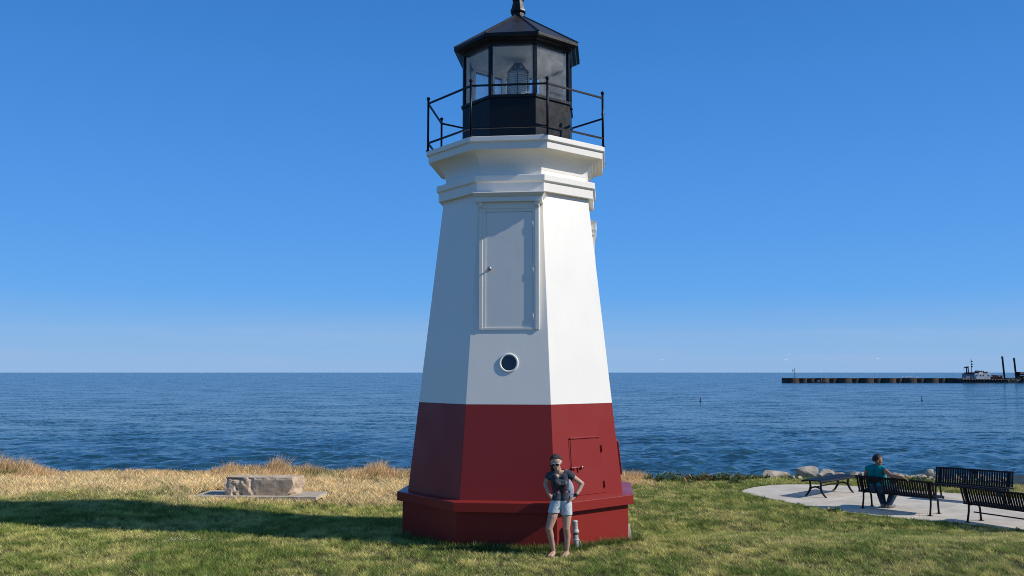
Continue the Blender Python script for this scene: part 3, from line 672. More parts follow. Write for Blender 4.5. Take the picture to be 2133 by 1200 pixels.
garment('jeans', V, N, F, (isin('torso') & (C[:, 2] < .62)) | isin('thigh') | (isin('shin') & (C[:, 2] > .09)), .010, mat('blue_denim', (.045, .075, .13), .9, 0, .35, 14, .3, 60, .1), MAN, .006)
garment('shoe', V, N, F, isin('foot'), .008, mat('grey_shoe', (.20, .19, .18), .6), MAN, .006)
hb = hair_cap(MP, MMx, 1.1, 55, 92, 128)
o = hb.build('hair', mat('black_hair', (.010, .008, .008), .5, 0, .4, 30, .5, 90, .4), MAN); s_ = o.modifiers.new('t', 'SOLIDIFY'); s_.thickness = .016; s_.offset = 1

# ------------------------------------------------------------------ pipe by the base
PX, PY = 1.06, 14.93; pz = gz1(PX, PY)
pg = mat('weathered_green_pipe', (.30, .36, .33), .55, 0, .45, 9, .2, 30, .4, (.16, .2, .18)); pw = mat('weathered_pipe_cap', (.50, .50, .45), .6, 0, .35, 14, .2, 30)
PI_ = empty('vent_pipe', (PX, PY, pz), 0, 'short weathered pipe with a capped top sticking out of the grass beside the woman', 'pipe')
PI_.rotation_euler = (0, R(-4), 0)
MB().lathe([(.042, -.1), (.042, .30)], 16).build('pipe_body', pg, PI_)
MB().lathe([(.046, .285), (.058, .295), (.058, .33), (.048, .335), (.046, .36), (.046, .455), (.049, .46), (.049, .475), (.043, .485), (.0, .492)], 18, cap=False).build('pipe_cap', pw, PI_)
MB().lathe([(.044, .265), (.046, .28), (.044, .29)], 14, cap=False).build('gasket', M['black'], PI_)
MB().lathe([(.045, .165), (.052, .17), (.052, .19), (.045, .195)], 14, cap=False).box((-.05, -.02, .18), (.03, .02, .03)).tube([(.05, -.01, .18), (.07, -.01, .12), (.078, 0, .02)], .006, 6).build('pipe_clamp', pw, PI_)

# ------------------------------------------------------------------ stone seat on flagstones
def rough_block(name, parent, material, corners_fn, nx_, ny_, nz_):
    bm = bmesh.new(); bmesh.ops.create_cube(bm, size=1); bmesh.ops.subdivide_edges(bm, edges=bm.edges, cuts=nx_, use_grid_fill=True)
    for v in bm.verts: v.co = corners_fn(v.co.copy())
    me = bpy.data.meshes.new(name); bm.to_mesh(me); bm.free(); me.materials.append(material)
    o = bpy.data.objects.new(name, me); COL.objects.link(o); o.parent = parent; return o
lime = mat('limestone', (.58, .46, .33), .95, 0, .3, 2.5, .35, 22, .1, (.42, .31, .215))
flag = mat('flagstone', (.50, .42, .32), .95, 0, .3, 3, .4, 30, .1, (.38, .32, .25))
SX, SY = -6.12, 22.15; sz = gz1(SX, SY)
ST = empty('stone_seat', (SX, SY, sz+.07), R(-3), 'rough hewn tan limestone block seat on flat flagstones in the dry grass', 'stone bench')
def shp(c):
    x, y, zz = c.x, c.y, c.z+.5
    X = x*1.62; Y = y*.56; Z = zz*.42
    n = lambda a, b: mnoise.fractal(Vector((X*a+b, Y*a, Z*a)), 1, 2, 4)
    if y < -.49:
        rough = 1-min(1, max(0, (X+.14+.10*mnoise.noise(Vector((Z*7, 3, 1))))/.06)); edge_ = max(0, 1-(.5-x)/.07)
        crag = abs(mnoise.noise(Vector((X*5.2+9, Z*2.6, 4))))
        Y += rough*(.035*n(5, 1)+.16*max(0, .16-crag)*3-.02)+.012*n(3, 5)+max(0, (zz-.86))*.14*(1+2.2*n(6, 8))
    if x > .49:
        X += .09*n(3, 4)-.02-.13*(1-zz)*(.6+.5*n(4, 6))+.10*zz*(1-zz)*2+(y+.5)*.16
    if x < -.49: X += .04*n(5, 3)
    if zz > .99: Z += .008*n(3, 2)
    return Vector((X, Y, Z))
rough_block('block', ST, lime, shp, 26, 26, 26)
for (x0, x1, y0, y1) in ((-1.52, -.52, -.52, .62), (-.50, .46, -.54, .6), (.48, 1.5, -.5, .5)):
    def fs(c, a=(x0, x1, y0, y1)):
        x = a[0]+(c.x+.5)*(a[1]-a[0]); y = a[2]+(c.y+.5)*(a[3]-a[2])
        j = .03*mnoise.noise(Vector((x*3, y*3, 2)))
        return Vector((x+(j if abs(c.x) > .49 else 0), y+(j if abs(c.y) > .49 else 0), c.z*.08-.04+.004*mnoise.noise(Vector((x*2, y*2, 0)))))
    rough_block('flagstone', ST, flag, fs, 5, 5, 5)
STONE_RECT = (SX-1.56, SX+1.54, SY-.62, SY+.7)

# ------------------------------------------------------------------ shore boulders
rockm = mat('boulder_stone', (.44, .385, .30), .95, 0, .4, 3.2, 1, 11, .1, (.24, .205, .165))
def boulder(x, y, w, h, d, seed, label, point=0):
    bm = bmesh.new(); bmesh.ops.create_icosphere(bm, subdivisions=3, radius=1); rs = random.Random(seed)
    planes = [(Vector((rs.gauss(0, 1), rs.gauss(0, 1), rs.gauss(.25, .8))).normalized(), rs.uniform(.28, .62)) for _ in range(10)]
    for v in bm.verts:
        p = v.co.copy()
        for n, dd in planes:
            e = p.dot(n)-dd
            if e > 0: p -= n*e
        p += p.normalized()*.05*mnoise.fractal(p*2.2+Vector((seed*3.1, 0, 0)), 1, 2, 4)
        zz = (p.z+.75)/1.5
        if point: p.x *= 1-.75*max(0, min(1, zz)); p.y *= 1-.6*max(0, min(1, zz)); p.x -= .25*zz
        v.co = (p.x*w/1.15, p.y*d/1.15, p.z*h/1.15+h*.28)
    me = bpy.data.meshes.new('boulder'); bm.to_mesh(me); bm.free(); me.materials.append(rockm)
    o = bpy.data.objects.new('boulder', me); COL.objects.link(o); o.location = (x, y, gz1(x, min(y, float(edge(np.array([x]))[0])-.5))-.02); o.rotation_euler = (0, 0, rs.uniform(-.4, .4))
    tag(o, label, 'boulder', 'pale boulders along the shore')
BL = [
 (8.85, 30.55, .72, .34, .6, 1, 'leftmost pale shore boulder, wedge shaped, past the rounded path end', 0),
 (9.95, 30.45, .88, .38, .7, 2, 'wide flat topped boulder just left above the backless bench', 0),
 (10.83, 30.5, .34, .36, .3, 3, 'narrow pointed upright boulder behind the backless bench', 1),
 (11.35, 30.4, .55, .22, .5, 4, 'low rounded boulder just right of the pointed upright one', 0),
 (11.68, 30.5, .4, .32, .4, 5, 'leaning slab boulder behind the seated man, at his left shoulder', 1),
 (12.15, 30.3, .45, .24, .5, 6, 'boulder half hidden by the seated man', 0),
 (12.75, 30.2, .38, .24, .4, 7, 'small boulder right beside the seated man\'s head level', 0),
 (13.05, 30.15, .42, .26, .45, 8, 'boulder above the seated man\'s outstretched forearm', 0),
 (13.45, 30.0, .5, .24, .5, 9, 'low boulder above the seated man\'s hand', 0),
 (13.75, 29.8, .38, .38, .5, 10, 'smaller of the two tall boulders left of the farthest bench', 0),
 (14.1, 29.75, .6, .46, .6, 11, 'tallest pale boulder just left of the farthest bench', 0),
 (14.5, 29.5, .4, .28, .5, 12, 'boulder at the left end of the farthest bench', 0),
 (15.0, 29.2, .6, .36, .6, 13, 'boulder seen through the left slats of the farthest bench', 0),
 (15.6, 28.8, .7, .34, .6, 14, 'boulder seen through the middle slats of the farthest bench', 0),
 (16.0, 28.4, .55, .36, .6, 15, 'boulder seen through the right slats of the farthest bench', 0),
 (16.55, 28.1, .75, .42, .6, 16, 'boulder at the right edge, past the right end of the farthest bench', 0)]
for b in BL: boulder(*b)
def rubble():
    bm = bmesh.new(); rs = random.Random(77)
    for k in range(110):
        x = 8.3+9.2*rs.random(); e = float(edge(np.array([x]))[0]); y = e-.6+rs.random()*.9; sz_ = rs.uniform(.10, .27)*(1 if x > 10.5 else .6)
        r_ = bmesh.ops.create_icosphere(bm, subdivisions=2, radius=1); pl = [(Vector((rs.gauss(0, 1), rs.gauss(0, 1), rs.gauss(0, 1))).normalized(), rs.uniform(.3, .7)) for _ in range(9)]
        zz = gz1(x, y); sx, sy, sz2 = sz_*rs.uniform(.9, 1.7), sz_*rs.uniform(.8, 1.3), sz_*rs.uniform(.7, 1.2); a = rs.uniform(0, 6.28)
        for v in r_['verts']:
            p = v.co.copy()
            for n, d in pl:
                q = p.dot(n)-d
                if q > 0: p -= n*q
            p = Vector((p.x*sx, p.y*sy, p.z*sz2)); p.rotate(Matrix.Rotation(a, 3, 'Z')); v.co = p+Vector((x, y, max(zz, gz1(x, e-.3)-.12)+sz2*.35))
    me = bpy.data.meshes.new('shore_rubble'); bm.to_mesh(me); bm.free(); me.materials.append(rockm)
    o = bpy.data.objects.new('shore_rubble', me); COL.objects.link(o); tag(o, 'small broken stones scattered between the shore boulders', 'rubble', kind='stuff')
rubble()

# ------------------------------------------------------------------ breakwater, dredging barge and boats
PY0 = 445.6; kx = .2383; X_ = lambda px: 135.6+(px-1630.5)*kx; Z_ = lambda py: 2.9-(py-776)*.2395
BW = empty('breakwater', (X_(1630), PY0, WATER_Z), 0, 'long rusty brown sheet pile breakwater out on the lake', 'breakwater')
rust = mat('rusty_sheet_pile', (.088, .066, .054), .85, 0, .45, .35, .3, 3, .2, (.045, .037, .033))
edges_ = [1630.5, 1660, 1678, 1695, 1722.5, 1740.5, 1770.5, 1787, 1815.5, 1833, 1862, 1877, 1905.5, 1923, 1951, 1967.5, 1996]
while edges_[-1] < 2300: edges_ += [edges_[-1]+17, edges_[-1]+46]
for i in range(len(edges_)-1):
    x0, x1 = X_(edges_[i])-X_(1630)+.06, X_(edges_[i+1])-X_(1630)-.06; wide = (x1-x0) > 5.4; mb = MB(); n = 10
    bul = 1.3 if wide else .7; y0 = 0 if wide else .5
    top = 2.25+(.1 if wide else 0)
    fr_ = [(x0+(x1-x0)*k/n, y0-bul*math.sin(pi*k/n)) for k in range(n+1)]; pts = fr_+[(x1, 6), (x0, 6)]; q = len(pts)
    mb.add([(x, y, -1) for x, y in pts]+[(x, y, top) for x, y in pts], [tuple(range(q, 2*q))]+[(k, (k+1) % q, q+(k+1) % q, q+k) for k in range(q)])
    mb.build('sheet_pile_cell', rust, BW)
greypaint = mat('grey_galvanised', (.22, .22, .23), .6)
nav = empty('beacon_pole', (X_(1653.5), PY0+2, .15), 0, 'thin grey beacon pole with a small platform on the breakwater end', 'beacon')
MB().tube([(0, 0, -.1), (0, 0, 4.9)], .16, 8).build('pole', greypaint, nav)
MB().bbox(-1.2, -.1, -.4, .4, 3.2, 3.3).bbox(-1.2, -1.1, -.4, .4, 3.3, 4.2).bbox(-1.2, -.1, -.4, -.34, 4.1, 4.2).build('platform', greypaint, nav)
# gulls on the breakwater
gw = mat('gull_white', (.75, .75, .74), .8)
gs = MB(); ell(gs, (0, 0, .32), Matrix.Rotation(R(-12), 3, 'Y'), (.30, .13, .14), 10, 7); ell(gs, (.24, 0, .52), Matrix.Identity(3), (.085, .075, .08), 8, 6); gs.tube([(.18, 0, .4), (.22, 0, .5)], [.08, .06], 7); gs.bar((.3, 0, .51), (.4, 0, .49), .03, .03); gs.bar((-.25, 0, .36), (-.48, 0, .38), .07, .03)
gs.tube([(0, .05, 0), (0, .05, .22)], .018, 5); gs.tube([(0, -.05, 0), (0, -.05, .22)], .018, 5)
gl0 = None
for k, px in enumerate((1875.5, 1879, 1883.5, 1887, 1891, 1894.5, 1899, 1906, 1909, 1913)):
    wide = (px > 1877 and px < 1905.5)
    if gl0 is None: gl0 = o = gs.build('gull', gw)
    else: o = gl0.copy(); COL.objects.link(o)
    o.location = (X_(px), PY0+.8+.5*sin(k*2.1), WATER_Z+2.25+(.1 if wide else 0)); o.scale = (1.5,)*3; o.rotation_euler = (0, 0, (k*1.9) % 6)
    tag(o, 'white gull standing in a row on the breakwater', 'gull', 'gulls resting on the breakwater')
# small work boat against the wall
wbt = empty('work_boat', (X_(1694), PY0-4.5, WATER_Z), 0, 'small dark open boat lying against the breakwater near its left end', 'boat')
hullm = mat('dark_hull', (.03, .035, .04), .6, 0, .3, .5); whitem = mat('boat_white', (.62, .63, .63), .5, 0, .25, .6); yell = mat('faded_yellow', (.5, .36, .06), .6)
MB().add([(-3.4, -.9, -.4), (3, -.9, -.4), (3.9, 0, -.4), (3, .9, -.4), (-3.4, .9, -.4), (-3.6, -1, .55), (3.1, -1, .65), (4.3, 0, .8), (3.1, 1, .65), (-3.6, 1, .55)], [(0, 1, 6, 5), (1, 2, 7, 6), (2, 3, 8, 7), (3, 4, 9, 8), (4, 0, 5, 9), (5, 6, 7, 8, 9)]).build('hull', hullm, wbt)
MB().bbox(-.6, .2, -.5, .5, .55, 1.4).build('console', greypaint, wbt); MB().tube([(1.2, 0, .6), (1.2, 0, 1.8)], .12, 6).ball((1.2, 0, 2.0), .2, 8, 6).build('post', greypaint, wbt)
# dredge
rusty = mat('rust_brown_machinery', (.12, .055, .04), .85, 0, .5, .6, .2, 4); blue = mat('faded_blue_paint', (.24, .29, .36), .6, 0, .25, .5)
DZ = Z_(788.5)
def dbox(mb, px0, px1, py0, py1, y0=0, y1=5): return mb.bbox(X_(px0)-X_(2040), X_(px1)-X_(2040), y0, y1, Z_(py1), Z_(py0))
DR = empty('dredging_barge', (X_(2040)*(PY0-8)/PY0, PY0-8, 0), 0, 'dark dredging barge with white deckhouse, mast and two tall spuds by the breakwater', 'barge')
h = MB(); dbox(h, 1996, 2092, 789, 799, -1, 6.5); h.build('hull', hullm, DR, .15)
t0 = MB()
for k in range(14): t0.lathe([(.42, -.2), (.6, -.12), (.6, .12), (.42, .2)], 10, (0, 0, 0)); 
tyre = MB().lathe([(.30, -.14), (.55, -.12), (.58, 0), (.55, .12), (.30, .14)], 10, cap=False).mesh('tyre')
tyre.materials.append(M['black'])
for k in range(16):
    o = bpy.data.objects.new('tyre_fender', tyre); COL.objects.link(o); o.parent = DR; o.location = (X_(1999+k*5.9)-X_(2040), -1.15, -.9); o.rotation_euler = (R(90), 0, 0)
d1 = MB(); dbox(d1, 2009.5, 2026, 779.5, 789, .5, 4.5); d1.build('lower_house', blue, DR, .05)
d2 = MB(); dbox(d2, 2026.1, 2058, 778, 789.2, 0, 5); dh = d2.build('deckhouse', whitem, DR, .05)
for px in (2031, 2038, 2044, 2054): 
    q = MB(); dbox(q, px-1, px+1, 780.7, 783.3, -.05, .02); q.build('window', M['darkglass'], dh)
q = MB(); dbox(q, 2028, 2029.4, 780.5, 789, -.05, .02); q.build('door', blue, dh)
q = MB(); dbox(q, 2009, 2036, 778.3, 779.4, .2, 4.8)
for k in range(14): dbox(q, 2009.2+k*1.95, 2009.7+k*1.95, 775.2, 778.4, .2, .35)
dbox(q, 2009, 2036, 775.1, 775.6, .2, .35); dbox(q, 2009, 2036, 776.7, 777.1, .2, .35); dbox(q, 2013, 2034, 776, 778.4, 2, 4.2); q.build('upper_deck', M['black'], DR)
q = MB(); dbox(q, 2037, 2045, 771.8, 778, 1, 4.6); wh = q.build('wheelhouse', whitem, DR, .05)
q = MB(); dbox(q, 2037.6, 2040.2, 772.8, 775.2, .95, 1.02); dbox(q, 2041.2, 2044.2, 772.8, 775.2, .95, 1.02); q.build('window', M['darkglass'], wh)
q = MB(); dbox(q, 2045.2, 2054.8, 774.5, 778, 1, 4); dbox(q, 2032, 2036.8, 773.8, 778, 1, 3); dbox(q, 2046, 2048, 772.8, 774.5, 1, 3); q.build('winch_house', rusty, DR, .05)
q = MB(); q.bar((X_(2054)-X_(2040), 1, Z_(774.5)), (X_(2058.5)-X_(2040), 1, Z_(779)), .8, .5); q.build('stair', whitem, DR)
def dpole(px, py0, py1, r, y=2.5): 
    q = MB(); q.tube([(X_(px)-X_(2040), y, Z_(py1)), (X_(px)-X_(2040), y, Z_(py0))], r, 8); return q
ms = dpole(2025.3, 749, 778, .13).build('mast', M['black'], DR)
for py in (753.7, 759, 764):
    q = MB(); q.ball((X_(2027)-X_(2040), 2.5, Z_(py)), .36, 10, 8); q.bar((X_(2025.3)-X_(2040), 2.5, Z_(py)), (X_(2027)-X_(2040), 2.5, Z_(py)), .06, .06); q.build('signal_ball', M['black'], ms)
fp = dpole(2009.6, 762.5, 776, .05).build('flagpole', whitem, DR)
MB().add([(X_(2010)-X_(2040), 2.5, Z_(764)), (X_(2013)-X_(2040), 2.4, Z_(765)), (X_(2013.2)-X_(2040), 2.6, Z_(767.4)), (X_(2010)-X_(2040), 2.5, Z_(766.2))], [(0, 1, 2, 3)]).build('flag', mat('flag_red', (.35, .05, .05), .8), fp)
q = dpole(2015.2, 763.5, 778, .28); q.tube([(X_(2018.7)-X_(2040), 2.5, Z_(778)), (X_(2018.7)-X_(2040), 2.5, Z_(763.3))], .28, 8); dbox(q, 2013.8, 2019.3, 764.6, 766.8, 2.2, 2.8); q.build('exhaust_stack', M['black'], DR)
q = MB(); rs = random.Random(4)
for k in range(16):
    px = 2059.5+k*1.5; dbox(q, px, px+rs.uniform(1.5, 3.5), 789-rs.uniform(3, 8.5), 789, rs.uniform(.2, 1), rs.uniform(2, 4.5))
q.build('machinery', rusty, DR, .08)
q = MB(); dbox(q, 2060, 2062, 783, 785, -.1, .5); dbox(q, 2066, 2070, 780.2, 781.5, -.1, 2); dbox(q, 2076, 2078, 783, 784.5, -.1, 1); q.build('equipment_box', whitem, DR, .05)
q = MB()
for px, py in ((2003, 786), (2006, 786.5), (2008, 787), (2020.6, 786), (2027, 786.3)): dbox(q, px-.5, px+.5, py, 789.1, 0, .4)
q.build('bollard', yell, DR)
spm = mat('spud_steel', (.075, .065, .065), .75, 0, .4, .6, .2, 5)
for px0, px1, py0, py1 in ((2086.6, 2089.4, 743, 792), (2110.6, 2113.7, 746, 795)):
    q = MB(); a = Vector((X_(px0)-X_(2040), 1, Z_(py0))); b = Vector((X_(px1)-X_(2040), 1, Z_(py1))); q.tube([a, a+(b-a)*.10, a+(b-a)*.101, b], [.5, .5, .44, .44], 12); q.build('spud', spm, DR)
# second float with excavator at the right edge
FL = empty('crane_barge', (X_(2125)*(PY0-9)/PY0, PY0-9, 0), 0, 'cluttered low barge with a dark crane cab, cut off by the right edge', 'barge')
fbox = lambda mb, px0, px1, py0, py1, y0=0, y1=5: mb.bbox(X_(px0)-X_(2125), X_(px1)-X_(2125), y0, y1, Z_(py1), Z_(py0))
q = MB(); fbox(q, 2093, 2190, 793, 799, 0, 7); q.build('hull', hullm, FL, .1)
mud = mat('muddy_grey_pipe', (.15, .15, .13), .8, 0, .4, .8)
q = MB(); rs = random.Random(9)
for k in range(46):
    px = rs.uniform(2093, 2160); w_ = rs.uniform(.4, 3.2); fbox(q, px, px+w_, 792.9-rs.uniform(.6, 6.5), 793.1, rs.uniform(-.2, 1.5), rs.uniform(1.8, 4))
for k in range(12):
    px = rs.uniform(2093, 2150); x0 = X_(px)-X_(2125); q.tube([(x0, -.2, Z_(rs.uniform(786, 792))), (x0+rs.uniform(-3, 3), .5, Z_(797))], .14, 6)
q.build('deck_gear', mud, FL)
q = MB(); fbox(q, 2119, 2138, 774.8, 782, .5, 4); fbox(q, 2118.3, 2122, 776, 783, .6, 3.8); q.build('crane_cab', M['black'], FL, .15)
q = MB(); fbox(q, 2122.4, 2140, 775.8, 778.2, .4, .6); q.build('cab_stripe', mat('cab_tan', (.3, .26, .2), .7), FL)
q = MB(); fbox(q, 2122, 2138, 783, 793.1, 1, 3.5); q.build('crane_base', M['black'], FL, .1)
q = MB(); q.bar((X_(2127)-X_(2125), -.3, Z_(785.5)), (X_(2131)-X_(2125), -.3, Z_(792)), .5, .6, up=(0, 1, 0)); q.bar((X_(2134)-X_(2125), 1, Z_(785)), (X_(2180)-X_(2125), 1, Z_(748)), .6, .8, up=(0, 1, 0)); q.build('boom', yell, FL)
# channel buoys
for px, py, lb in ((1456, 835.5, 'small dark channel buoy afloat near the middle of the lake'), (1914, 833.5, 'small dark channel buoy afloat below the breakwater, nearer the barge')):
    d = 5.1*1860/(py-776); b = empty('channel_buoy', ((px-1066.5)/1860*d, d, WATER_Z), 0, lb, 'buoy', 'channel buoys')
    MB().lathe([(.2, -.3), (.23, .05), (.2, .12), (.08, .16)], 12).build('float', hullm, b)
    MB().lathe([(.07, .12), (.06, .55), (.10, .58), (.10, .68), (.0, .74)], 8).build('mast', M['red'] if px < 1600 else M['black'], b)
# sails and hulls far off on the horizon
def far_boat(px, wpx, hpx, lb, sail=False):
    d = 6000; k = d/1860; x = (px-1066.5)*k; b = empty('distant_boat', (x, d, WATER_Z), 0, lb, 'boat', 'white boats on the horizon')
    w_, h_ = wpx*k/2, hpx*k
    MB().add([(-w_, -2, -1), (w_*.85, -2, -1), (w_*.85, 2, -1), (-w_, 2, -1), (-w_, -2.5, 2.9), (w_, 0, 4.2), (-w_, 2.5, 2.9)], [(0, 1, 5, 4), (1, 2, 5), (2, 3, 6, 5), (3, 0, 4, 6), (4, 5, 6)]).build('hull', whitem, b)
    if sail: MB().add([(0, -.3, 3.2), (w_*.8, 0, 3.2), (0, 0, 5+h_), (0, .3, 3.2)], [(0, 1, 2), (1, 3, 2), (3, 0, 2), (0, 3, 1)]).build('sail', gw, b)
    else: MB().bbox(-w_*.6, w_*.3, -1.5, 1.5, 3.0, 3.2+h_).build('cabin', gw, b)
far_boat(422, 4, .7, 'white boat far out on the horizon left of the lighthouse'); far_boat(1706, 2.6, .9, 'white boat on the horizon above the left breakwater', True)
far_boat(1987.5, 2.2, .9, 'white boat on the horizon just left of the barge', True); far_boat(1897, 3, .4, 'faint white boat on the horizon above the gulls')

# ------------------------------------------------------------------ grass
def blades(name, P, Z, H, Wd, lean, az, colr, material, segs=1, droop=.0):
    n = len(P); dx, dy = np.cos(az), np.sin(az)
    wa = rng.random(n)*2*pi; wx, wy = np.cos(wa)*Wd/2, np.sin(wa)*Wd/2
    rows = []
    for s in range(segs):
        t = s/segs; o = lean*H*(t**1.6); zz = H*t*(1-droop*t); k = 1-.55*t
        rows += [np.stack([P[:, 0]+dx*o-wx*k, P[:, 1]+dy*o-wy*k, Z+zz], -1), np.stack([P[:, 0]+dx*o+wx*k, P[:, 1]+dy*o+wy*k, Z+zz], -1)]
    rows.append(np.stack([P[:, 0]+dx*lean*H, P[:, 1]+dy*lean*H, Z+H*(1-droop)], -1))
    nv = 2*segs+1; Vv = np.stack(rows, 1).astype(np.float32)
    tr = []
    for s in range(segs-1): tr += [(2*s, 2*s+1, 2*s+3), (2*s, 2*s+3, 2*s+2)]
    tr.append((2*segs-2, 2*segs-1, 2*segs))
    idx = (np.arange(n)[:, None, None]*nv+np.array(tr)[None]).astype(np.int32).reshape(-1)
    me = bpy.data.meshes.new(name); me.vertices.add(n*nv); me.vertices.foreach_set('co', Vv.ravel())
    me.loops.add(len(idx)); me.loops.foreach_set('vertex_index', idx); me.polygons.add(len(idx)//3)
    me.polygons.foreach_set('loop_start', np.arange(0, len(idx), 3, dtype=np.int32)); me.update(calc_edges=True)
    at = me.attributes.new('col', 'FLOAT_COLOR', 'POINT')
    c4 = np.ones((n, nv, 4), np.float32); c4[:, :, :3] = colr[:, None, :]; at.data.foreach_set('color', c4.ravel())
    me.materials.append(material); o = bpy.data.objects.new(name, me); COL.objects.link(o); return o
gmat = vcol_mat('grass_blade', .65, .22, .25); dmat = vcol_mat('dry_grass_blade', .75, .25, .15)
def octo_mask(x, y, rad):
    c, s = cos(-PHI), sin(-PHI); u = (x-LX)*c-(y-LY)*s; v = (x-LX)*s+(y-LY)*c
    m = np.zeros(len(x), bool)
    for k in range(8): a = R(45*k); m |= (u*sin(a)-v*cos(a)) > rad*cos(R(22.5))
    return ~m
def dryness(x, y):
    n = fbm(x*.55, y*.55+9, 4); n2 = fbm(x*.22+70, y*.22, 3)
    left = sst(20.8, 23.4, y+.05*(x+8)+(n-.5)*4.6+(n2-.5)*2.5)*sst(1.2, -1.0, x+(n-.5)*1.5)
    rt = sst(27.6, 28.6, y+(n-.5)*1.2)*sst(2.6, 3.1, x)*sst(4.9, 4.2, x)
    return np.clip(left+rt, 0, 1)
def lawn():
    N_ = 3300000; y = 11.0+(31.4-11.0)*rng.random(N_)**1.0; x = (rng.random(N_)*2-1)*(.605*y+1.2)
    keep = rng.random(N_) < (14/y)**1.3*(.605*y+1.2)/(.605*31.4+1.2)*1.35
    keep &= (y < edge(x)+.15) & ~inpoly(x, y, PATH) & ~octo_mask(x, y, 2.26)
    keep &= ~((x > STONE_RECT[0]) & (x < STONE_RECT[1]) & (y > STONE_RECT[2]) & (y < STONE_RECT[3]))
    keep &= rng.random(N_) < np.clip(2.3*vn(x*12+5, y*8.5)-.35, .12, 1)
    x, y = x[keep], y[keep]; n = len(x)
    dry = dryness(x, y)
    patch = fbm(x*.75, y*.75, 4); fine = fbm(x*3.1+9, y*3.1, 3); big = fbm(x*.2+31, y*.2+7, 3)
    straw = rng.random(n) < np.clip(.15+(.5-patch)*.8+(big-.5)*.6+(.5-fine)*.6, .03, .7)
    g1 = np.array([.155, .200, .040]); g2 = np.array([.40, .385, .105]); gold = np.array([.52, .43, .19]); tan = np.array([.78, .58, .31])
    k = np.clip(.5+(patch-.5)*1.5+(fine-.5)*3.0, 0, 1)[:, None]; c = g2*(1-k)+g1*k
    c = np.where(straw[:, None], gold*(.7+.5*rng.random(n))[:, None], c)
    isdry = rng.random(n) < dry*.80
    c = np.where(isdry[:, None], tan*(.6+.65*rng.random(n))[:, None], c)
    tuft = .4*fbm(x*4.2+3, y*5.5, 2)+.6*vn(x*12+5, y*8.5)
    c *= ((.75+.5*rng.random(n))*np.clip(.27+1.75*tuft, .5, 1.75))[:, None]
    H = (.026+.034*rng.random(n))*(.7+.9*np.clip(patch*1.3-.15, 0, 1)+.5*np.clip(fine-.5, 0, 1))*(1+.5*dry)*np.sqrt(y/15)*(.35+1.5*tuft)
    Wd = .0100*(y/14)**.8*(.7+.6*rng.random(n))
    tag(blades('lawn_grass', np.stack([x, y], -1), gz(x, y)-.004, H, Wd, .5+.9*rng.random(n), rng.random(n)*2*pi, c, gmat), 'short mown green and straw coloured lawn grass', 'grass', kind='stuff')
    print('lawn blades', n)
lawn()
def base_tufts():
    # longer unmown blades against the lighthouse base, the stone seat and the path edge
    xs_, ys_, hs_ = [], [], []
    for k in range(520):
        b = rng.random(); i = rng.choice([6, 7, 0, 0, 0, 7, 7, 1]); a0, a1 = V8[i], V8[(i+1) % 8]
        p = Vector((a0[0]+(a1[0]-a0[0])*b, a0[1]+(a1[1]-a0[1])*b, 0))*(2.26+.16*rng.random()); p.rotate(Matrix.Rotation(PHI, 3, 'Z'))
        m = int(26*(.4+rng.random())); hh = .07+.10*rng.random()**1.6
        xs_.append(p.x+LX+rng.normal(0, .035, m)); ys_.append(p.y+LY+rng.normal(0, .035, m)); hs_.append(hh*(.6+.6*rng.random(m)))
    for k in range(420):
        i = rng.integers(0, len(PATH)); a, b = PATH[i], PATH[(i+1) % len(PATH)]; t = rng.random(); m = 22
        ox, oy = (a[0]+(b[0]-a[0])*t, a[1]+(b[1]-a[1])*t); cx, cy = 10.5, 24.5; d = math.hypot(ox-cx, oy-cy); s = .03+.05*rng.random()
        xs_.append(ox+(ox-cx)/d*s+rng.normal(0, .04, m)); ys_.append(oy+(oy-cy)/d*s+rng.normal(0, .04, m)); hs_.append((.04+.07*rng.random()**2)*(.6+.6*rng.random(m)))
    for k in range(1500):          # scattered coarser tufts in the lawn
        y = 11.5+16*rng.random(); x = (rng.random()*2-1)*.6*y
        if fbm(np.array([x*.75]), np.array([y*.75]), 4)[0] < .5 or dryness(np.array([x]), np.array([y]))[0] > .3: continue
        m = 44; s = .04+.05*rng.random(); xs_.append(x+rng.normal(0, s, m)); ys_.append(y+rng.normal(0, s, m)); hs_.append((.05+.045*rng.random())*(.6+.6*rng.random(m)))
    x, y, H = map(np.concatenate, (xs_, ys_, hs_)); ok = ~inpoly(x, y, PATH) & ~octo_mask(x, y, 2.25); x, y, H = x[ok], y[ok], H[ok]; n = len(x)
    c = np.array([.12, .175, .034])*(.6+.8*rng.random(n))[:, None]; st = rng.random(n) < .12; c[st] = np.array([.30, .24, .10])
    tag(blades('grass_tufts', np.stack([x, y], -1), gz(x, y)-.01, H, .010*np.sqrt(y/14)*(.7+.6*rng.random(n)), .25+.5*rng.random(n), rng.random(n)*2*pi, c, gmat, 2), 'longer green grass tufts around the lighthouse base and path edge', 'grass', kind='stuff')
base_tufts()
